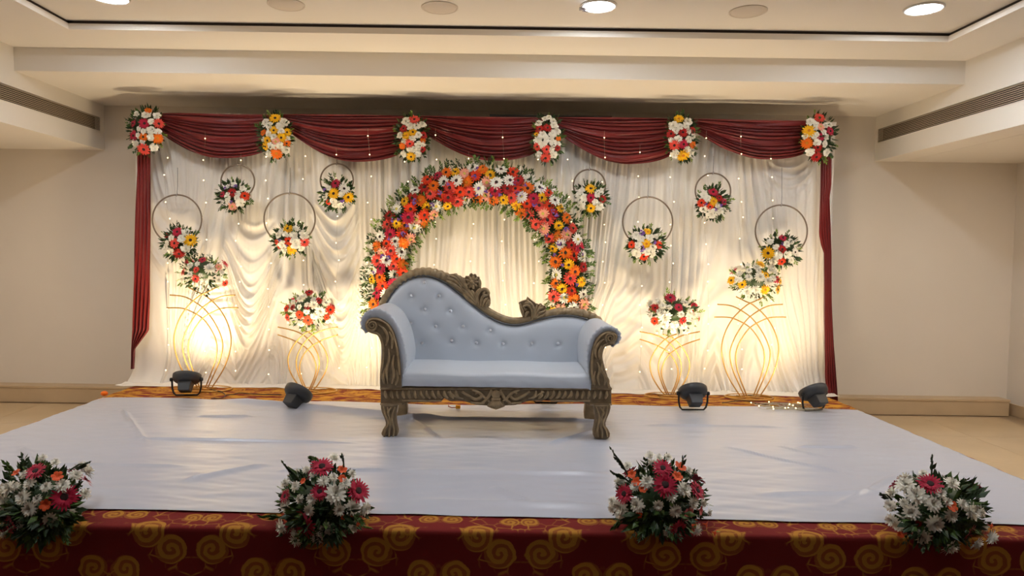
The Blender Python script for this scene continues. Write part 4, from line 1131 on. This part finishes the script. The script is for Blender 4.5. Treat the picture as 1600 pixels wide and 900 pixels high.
def dome_bouquet(name, root_p, lab, cat, group, fl, Y, cxy, rx, ry, depth, nspr, slen, tones, spikes=(), up=.55, centre=False, fscale=1.08, hang=True, back=8, nfol=320, foll=.06):
    """flowers where the photo shows them on a half dome bulging to the front, filled up behind"""
    r = empty(name, root_p, lab, cat, group)
    cx, cy = cxy; k = Y / FPX
    for c, x, y, d in fl:
        a, b = (x - cx) / rx, (y - cy) / ry
        q = math.sqrt(max(0, 1 - (a * a + b * b) * .92))
        yy = Y - depth * q
        dr = Vector((a * 1.1, -.25 - q * .9, -b * .95 + up * (.5 if b < 0 else .15))) + Vector((rs.uniform(-.2, .2), rs.uniform(-.1, .1), rs.uniform(-.15, .15)))
        pz = P(x, y, yy)
        if pz.z < ZT + .03 and name == 'flower_arrangement': yy = min(yy, 2.895)
        kk = yy / FPX
        put_flower(c, r, P(x, y, yy), dr, d * .5 * kk * fscale * (.90 if c == 'm' and centre else 1), centre)
    c0 = P(cx, cy, Y)
    for i in range(back):                              # the far side of the bouquet
        a = math.pi * (i + .5) / back
        v = Vector((math.cos(a) * rx * k * .8, depth * .75 * math.sin(a) + .02, ry * k * rs.uniform(.1, .6)))
        put_flower('m' if i % 3 else 'c', r, c0 + v, Vector((v.x, abs(v.y) + .1, v.z + .1)), .045)
    for i in range(nspr):
        a = math.pi * 2 * (i + rs.uniform(-.45, .45)) / nspr
        rr = rs.uniform(.45, .86)
        q = math.sqrt(max(0, 1 - rr * rr)) * rs.uniform(.3, 1.0)
        p = P(cx + rx * rr * .88 * math.cos(a), cy + ry * rr * .88 * math.sin(a), Y - depth * q * .5)
        if name == 'flower_arrangement' and p.z < ZT + .02: p = P(cx + rx * rr * .88 * math.cos(a), cy + ry * rr * .8 * math.sin(a), min(p.y, 2.90))
        put_sprig(r, p, (math.cos(a) * rr, -.12 - q * .35 + rs.uniform(-.2, .2), -math.sin(a) * rr + (.1 if math.sin(a) < 0 else .05)), slen * rs.uniform(.7, 1.15), rs.choice(tones))
    pd = []
    for i in range(nfol):
        v = Vector((rs.gauss(0, 1), rs.gauss(0, 1), rs.gauss(0, 1))).normalized() * rs.uniform(.45, .80)
        if v.y > 0: v.y *= .7
        q = P(cx + rx * v.x, cy - ry * v.z, Y + v.y * depth)
        if name == 'flower_arrangement' and q.z < ZT + .015: q = P(cx + rx * v.x * .9, cy - ry * v.z * .85, min(q.y, 2.905))
        pd.append((q, v + Vector((0, -.1, .15))))
    foliage(r, pd, foll)
    mb = MB(); mb.ball(c0 + Vector((0, 0, .03)), 1.0, 14, 8, sq=(rx * k * .5, depth * .45, min(ry * k * .5, .095))); mb.build('foam_core', LEAF[0], r)
    for sp in spikes:
        (xa, ya), (xb, yb) = sp[:2]
        pa, pb = P(xa, ya, Y - depth * .55), P(xb, yb, Y - depth * .65)
        b = MB(); mid = (pa + pb) / 2 + Vector((0, 0, .01))
        b.tube([pa, mid, pb], [.004, .0035, .0015], 5)
        d = (pb - pa)
        for i in range(7):
            t = .25 + .75 * i / 6; L = .045 * (1.15 - .6 * t)
            base = pa + d * t
            dd = d.normalized() + Vector((rs.uniform(-.35, .35), rs.uniform(-.3, .1), rs.uniform(-.35, .35)))
            for w_ in (0, 1): leaf(b, base, dd, (0, 1, 0) if w_ else (0, 0, 1), L, L * .38)
        b.build('gladiolus_spike', LEAF[sp[2] if len(sp) > 2 else 0], r, smooth=False)
    return r

def bouquet(lab, ox, oy, s, t, Y, c, rx, ry, tones):
    fl = parse(t, ox, oy, s)
    fl = [('m' if (q[0] == 'w' and q[3] > 8.5) else q[0],) + q[1:] for q in fl]
    dome_bouquet('bouquet', P(c[0], c[1] + ry * .85, Y), lab, 'flowers', 'bouquets on the gold stands', fl, Y, c, rx, ry, .17, 22, .08, tones, fscale=1.2, nfol=120, foll=.05)
bouquet('white bouquet with crimson and coral gerberas on the tall left gold stand', 265, 390, 12, 'c 620,195,140; w 730,105,80; w 385,300,120; w 520,270,100; w 760,360,210; k 500,380,130; k 260,420,140; p 920,325,130; w 390,460,110; w 980,420,90; k 490,545,150; w 580,480,80; w 250,590,130; w 650,600,140; f 1040,630,130; w 920,560,130; w 760,525,70; w 480,640,120; w 560,680,90', 5.93, (316, 427), 41, 30, (2, 1, 2, 0))
bouquet('domed white bouquet with orange red gerberas on the short left gold stand', 430, 445, 10.59, 'r 565,135,140; w 420,240,130; w 300,290,100; f 190,390,120; r 290,370,110; r 720,265,120; r 530,370,110; w 640,330,150; w 520,330,80; w 740,430,160; w 640,250,100; w 830,300,110; f 910,415,160; f 405,495,140; f 205,540,130; w 310,500,80; w 520,440,100; f 545,585,160; w 640,520,110; f 850,540,100; w 430,650,100; w 250,620,120; w 950,580,120; w 400,370,90; w 880,600,90; w 480,200,100', 5.92, (483, 486), 44, 33, (2, 2, 1, 2))
bouquet('white bouquet with crimson gerbera on top on the short right gold stand', 1000, 450, 11.25, 'c 530,175,190; r 270,350,140; w 400,320,140; w 520,340,100; w 330,250,100; w 300,200,80; c 680,340,140; w 790,270,130; w 330,410,100; w 440,510,220; w 720,460,120; f 260,580,140; r 750,570,140; w 870,430,130; r 925,410,60; w 950,490,120; w 850,540,100; f 1035,540,100; w 440,660,120; w 610,645,140; w 770,670,130; w 930,630,100; w 330,760,130; w 820,760,130; w 580,760,90; w 180,480,80', 5.92, (1052, 491), 44, 33, (2, 2, 1, 2))
bouquet('white bouquet with only yellow gerberas on the tall right gold stand', 1130, 400, 11.25, 'y 660,145,170; w 440,160,90; w 580,200,120; w 450,260,110; w 620,260,110; y 750,340,120; y 670,280,80; w 280,310,100; w 450,380,130; w 640,370,180; w 870,250,120; w 780,440,180; y 145,430,150; y 335,500,150; w 880,390,120; y 1000,450,110; w 420,610,180; w 570,590,150; y 735,590,180; y 955,590,170; w 850,660,80; w 300,420,90; w 920,300,90; w 230,420,80', 5.91, (1181, 440), 45, 33, (0, 2, 1, 2))

# ------------------------------------------------------------------ four arrangements on the front edge
FR = [
 ('flower arrangement on the stage front edge, leftmost, cut by the picture edge', 0, 690, 4.2875, (62, 790), 80, 78,
  'm 60,310,110; m 30,400,120; m 155,375,110; m 200,450,110; m 250,385,66; m 200,280,90; m 285,110,66; m 370,140,66; m 310,305,80; m 420,295,100; m 510,225,90; m 570,350,80; m 495,490,110; m 335,520,100; m 130,560,90; m 25,620,80; c 240,200,120; c 435,370,160; c 70,555,130; g 110,210,60; g 385,235,80; g 305,425,80; m 165,220,70; c 90,620,60; m 110,300,70; m 455,330,60; m 20,330,80',
  [((110, 220), (35, 145), 1), ((470, 190), (590, 145), 0), ((500, 330), (545, 270), 0)]),
 ('flower arrangement with five crimson gerberas on the stage front edge, second from left', 390, 690, 4.285, (504, 790), 76, 72,
  'c 485,170,145; c 725,330,150; c 470,335,110; c 375,560,160; c 240,365,90; c 335,490,70; m 565,110,86; m 425,220,56; m 240,280,76; m 310,300,80; m 495,265,86; m 575,350,150; m 415,385,84; m 335,385,66; m 245,430,110; m 400,460,86; m 600,460,86; m 685,440,118; m 775,450,96; m 215,570,106; m 310,660,106; m 305,610,84; m 455,640,106; m 520,585,126; m 690,575,96; m 640,280,84; m 685,215,66; g 360,265,46; g 620,190,70; g 620,250,60; g 240,505,80; g 640,500,70; g 680,525,60; g 725,550,40; m 560,240,70; m 380,190,60',
  [((380, 320), (230, 150), 0), ((630, 170), (625, 100), 0), ((240, 520), (80, 500), 1), ((690, 570), (820, 585), 2), ((460, 130), (420, 110), 1)]),
 ('tall flower arrangement with orange and pink gladiolus on the stage front edge, third from left', 920, 690, 4.285, (1032, 786), 76, 74,
  'c 495,180,125; c 510,290,155; c 240,350,122; c 725,330,120; c 600,580,130; m 410,95,76; m 470,110,66; m 530,105,66; m 260,165,76; m 390,270,100; m 635,320,116; m 550,360,96; m 325,425,106; m 465,425,76; m 580,465,96; m 700,410,90; m 765,410,70; m 800,470,76; m 160,400,76; m 215,440,126; m 210,480,96; m 355,570,106; m 535,600,96; m 725,590,96; m 665,195,66; m 310,300,76; m 155,450,66; g 290,220,66; g 320,270,70; g 365,315,66; g 610,170,90; g 590,235,80; g 300,495,50; g 335,485,56; g 700,540,66; g 785,555,70; g 840,610,60; q 660,480,100; q 745,460,70',
  [((270, 240), (155, 60), 0), ((270, 270), (160, 210), 0), ((620, 180), (635, 110), 0), ((840, 600), (985, 665), 2), ((230, 510), (165, 575), 1), ((440, 620), (485, 690), 1), ((335, 240), (335, 180), 0)]),
 ('mostly white flower arrangement topped by one crimson gerbera on the stage front edge, rightmost', 1340, 690, 4.285, (1468, 800), 82, 66,
  'c 485,285,140; r 750,610,120; m 440,215,66; m 320,290,126; m 395,360,136; m 555,350,86; m 630,280,106; m 505,420,116; m 220,430,86; m 360,475,116; m 625,490,106; m 515,550,130; m 760,470,136; m 820,470,96; m 840,570,96; m 230,530,96; m 275,565,86; m 430,635,116; m 620,700,140; m 795,680,106; m 895,640,106; m 600,405,76; m 310,410,66; g 625,430,90; g 890,565,50; g 290,620,50; r 370,580,50; r 405,550,46; o 585,605,60; m 700,420,80',
  [((495, 240), (500, 105), 0), ((230, 390), (160, 350), 0), ((720, 400), (805, 335), 0), ((640, 400), (680, 350), 1), ((300, 600), (480, 545), 1)])]
for lab, ox, oy, s, c, rx, ry, t, sp in FR:
    fl = parse(t, ox, oy, s)
    Yf = 3.09
    spk = [((ox + a[0] / s, oy + a[1] / s), (ox + b[0] / s, oy + b[1] / s), tn) for a, b, tn in sp]
    base = P(c[0], c[1], Yf); base.z = ZT + .004
    r = dome_bouquet('flower_arrangement', base, lab, 'flowers', 'flower arrangements along the stage front', fl, Yf, c, rx, ry, .20, 30, .070, (0, 0, 1, 1), spk, up=1.0, centre=True, fscale=1.2, back=9, nfol=420, foll=.058)
    MB().box((base.x - .11, Yf - .12, ZT + .004), (base.x + .11, Yf + .09, base.z + .07)).build('foam_block', LEAF[0], r, smooth=False, bevel=.01)

# ------------------------------------------------------------------ stage lamps
def par(px, py, Y, lab, elev, yaw, bracket=True, watt=1.0, low=False):
    base = P(px, py, Y); base.z = ZT + .003
    r = empty('stage_lamp', base, lab, 'stage light', 'black stage lamps along the backdrop')
    hz = .135 if not low else .10
    rotm = Matrix.Rotation(R(yaw), 4, 'Z') @ Matrix.Rotation(R(elev - 90), 4, 'X')      # local +Z is the beam
    xf = Matrix.Translation(base + Vector((0, .01, hz))) @ rotm
    mb = MB(); mb.lathe([(.050, -.030), (.086, -.024), (.104, -.006), (.109, .012), (.109, .038), (.103, .044), (.098, .040), (.096, .034)], 32, xf=xf); mb.build('housing', M['black'], r, auto=50)
    mb = MB(); mb.lathe([(.096, .030), (.095, .036)], 32, xf=xf); mb.build('lens', M['lens'], r)
    # heat sink / driver box on the back, hanging below
    bx = MB()
    fr_ = [(-.052, -.058), (.052, -.058), (.052, .05), (-.052, .05)]
    a = [xf @ Vector((x, y - .0, -.024)) for x, y in fr_]; b = [xf @ Vector((x * .82, y * .8 - .012, -.105)) for x, y in fr_]
    bx.prism(b, a); bx.build('driver_box', M['black'], r, smooth=False, bevel=.006)
    c = base + Vector((0, .01, hz)); ry_ = Matrix.Rotation(R(yaw), 3, 'Z')
    if bracket:
        mb = MB(); w_ = .113
        loop = [(-w_, 0, 0), (-w_ + .002, 0, -hz * .5), (-w_ + .012, 0, -hz + .028), (-w_ + .03, 0, -hz + .008), (w_ - .03, 0, -hz + .008), (w_ - .012, 0, -hz + .028), (w_ - .002, 0, -hz * .5), (w_, 0, 0)]
        mb.tube([c + ry_ @ Vector(p) for p in loop], .0075, 6); mb.build('bracket', M['blackm'], r, smooth=False)
        kb = MB()
        for s_ in (-1, 1): kb.lathe([(.014, -.012), (.016, 0), (.012, .010)], 12, xf=Matrix.Translation(c + ry_ @ Vector((s_ * .116, 0, 0))) @ Matrix.Rotation(R(yaw), 4, 'Z') @ Matrix.Rotation(R(90), 4, 'Y'))
        kb.build('knob', M['blackm'], r)
    ld = bpy.data.lights.new('stage_lamp_light', 'SPOT'); ld.energy = PAR_WATT * watt * 4; ld.color = PAR_COL; ld.spot_size = R(150); ld.spot_blend = 1.0; ld.shadow_soft_size = .06
    lo = bpy.data.objects.new('stage_lamp_light', ld); COL.objects.link(lo); lo.parent = r
    dirv = rotm.to_3x3() @ Vector((0, 0, 1))
    p = xf @ Vector((0, 0, .055))
    lo.matrix_basis = Matrix.Translation(p - base) @ (-dirv).to_track_quat('Z', 'Y').to_matrix().to_4x4()
    return r
par(291, 622, 5.64, 'black stage lamp tilted almost straight up in front of the tall left gold stand', 64, 8, watt=.95)
par(464, 641, 5.26, 'black stage lamp lying back on its box in front of the short left gold stand', 48, -28, bracket=False, low=True)
par(1083, 644, 5.36, 'black stage lamp on a bracket in front of the short right gold stand', 54, 2, watt=.6)
par(1272, 644, 5.42, 'black stage lamp turned aside in front of the right maroon drape', 54, 20, watt=.7)
par(634, 632, 5.55, 'black stage lamp behind the left front leg of the sofa', 64, 10, watt=.55)
par(853, 636, 5.55, 'black stage lamp behind the sofa, its base seen under the front rail', 64, -5, watt=.55)

# ------------------------------------------------------------------ small things
def cable(pxs, lab, m, r=.0035, cat='cable'):
    pp = []
    for x, y in catmull(pxs, 6):
        Y = FPX * (CAM.z - ZT) / (y - hor(x)); q = P(x, y, Y); q.z = ZT + .010 + r; pp.append(q)
    o = MB().tube(pp, r, 6).build('cable', m, None, loc=pp[0]); tag(o, lab, cat); return o
cable([(322, 611), (345, 616), (352, 622), (347, 626), (330, 627)], 'thin dark cable looped on the carpet beside the tall left gold stand', M['blackm'])
cable([(352, 622), (366, 620), (375, 618), (400, 620), (440, 621)], 'thin dark cable trailing along the carpet towards the short left gold stand', M['blackm'])
cable([(1128, 634), (1160, 630), (1190, 636), (1215, 634), (1250, 638)], 'thin dark cable on the carpet between the two right stage lamps', M['blackm'])
cable([(1106, 612), (1112, 606), (1118, 612), (1135, 614), (1160, 616)], 'thin pale cable curling behind the right bracket lamp', M['wirec'], .003)
a = P(712, 642.5, FPX * 1.17 / (642.5 - hor(712))); a.z = ZT + .012
pl = empty('wire_plug', a, 'small yellow plug on a thin red wire on the sheet under the sofa', 'plug')
MB().box((a.x, a.y - .012, a.z), (a.x + .036, a.y + .014, a.z + .026)).build('plug_body', M['tagy'], pl, smooth=False, bevel=.004)
MB().tube([(a.x, a.y, a.z + .008), (a.x - .03, a.y + .01, a.z + .004), (a.x - .058, a.y + .05, a.z + .004), (a.x - .06, a.y + .13, a.z + .006)], .0035, 6).build('wire', M['redw'], pl)
q = P(163, 621, 5.60); q.z = ZT + .024
o = MB().ball(q, .024, 12, 8, sq=(1.2, 1, .85)).build('marigold', FM['o'], None, loc=q); tag(o, 'small orange flower head lying at the left corner of the carpet strip', 'flower')
hp = P(1225, 634, 5.55); hp.z = ZT + .008
h = empty('fairy_light_heap', hp, 'tangle of fairy lights lying on the carpet at the right end', 'string lights')
pp = []
for i in range(60):
    t = i / 59
    pp.append((hp.x + .34 * (t - .5) + .13 * math.sin(i * 1.9), hp.y + .12 * math.sin(i * 1.3 + 1) - .05, ZT + .014 + .012 * abs(math.sin(i * 2.3))))
MB().tube(catmull(pp, 3), .0016, 4).build('wire', M['wirec'], h)
for i in range(2, 60, 4):
    c = bpy.data.objects.new('bulb', bm_); COL.objects.link(c); c.parent = h; c.location = Vector(pp[i]) - hp + Vector((0, 0, .006))
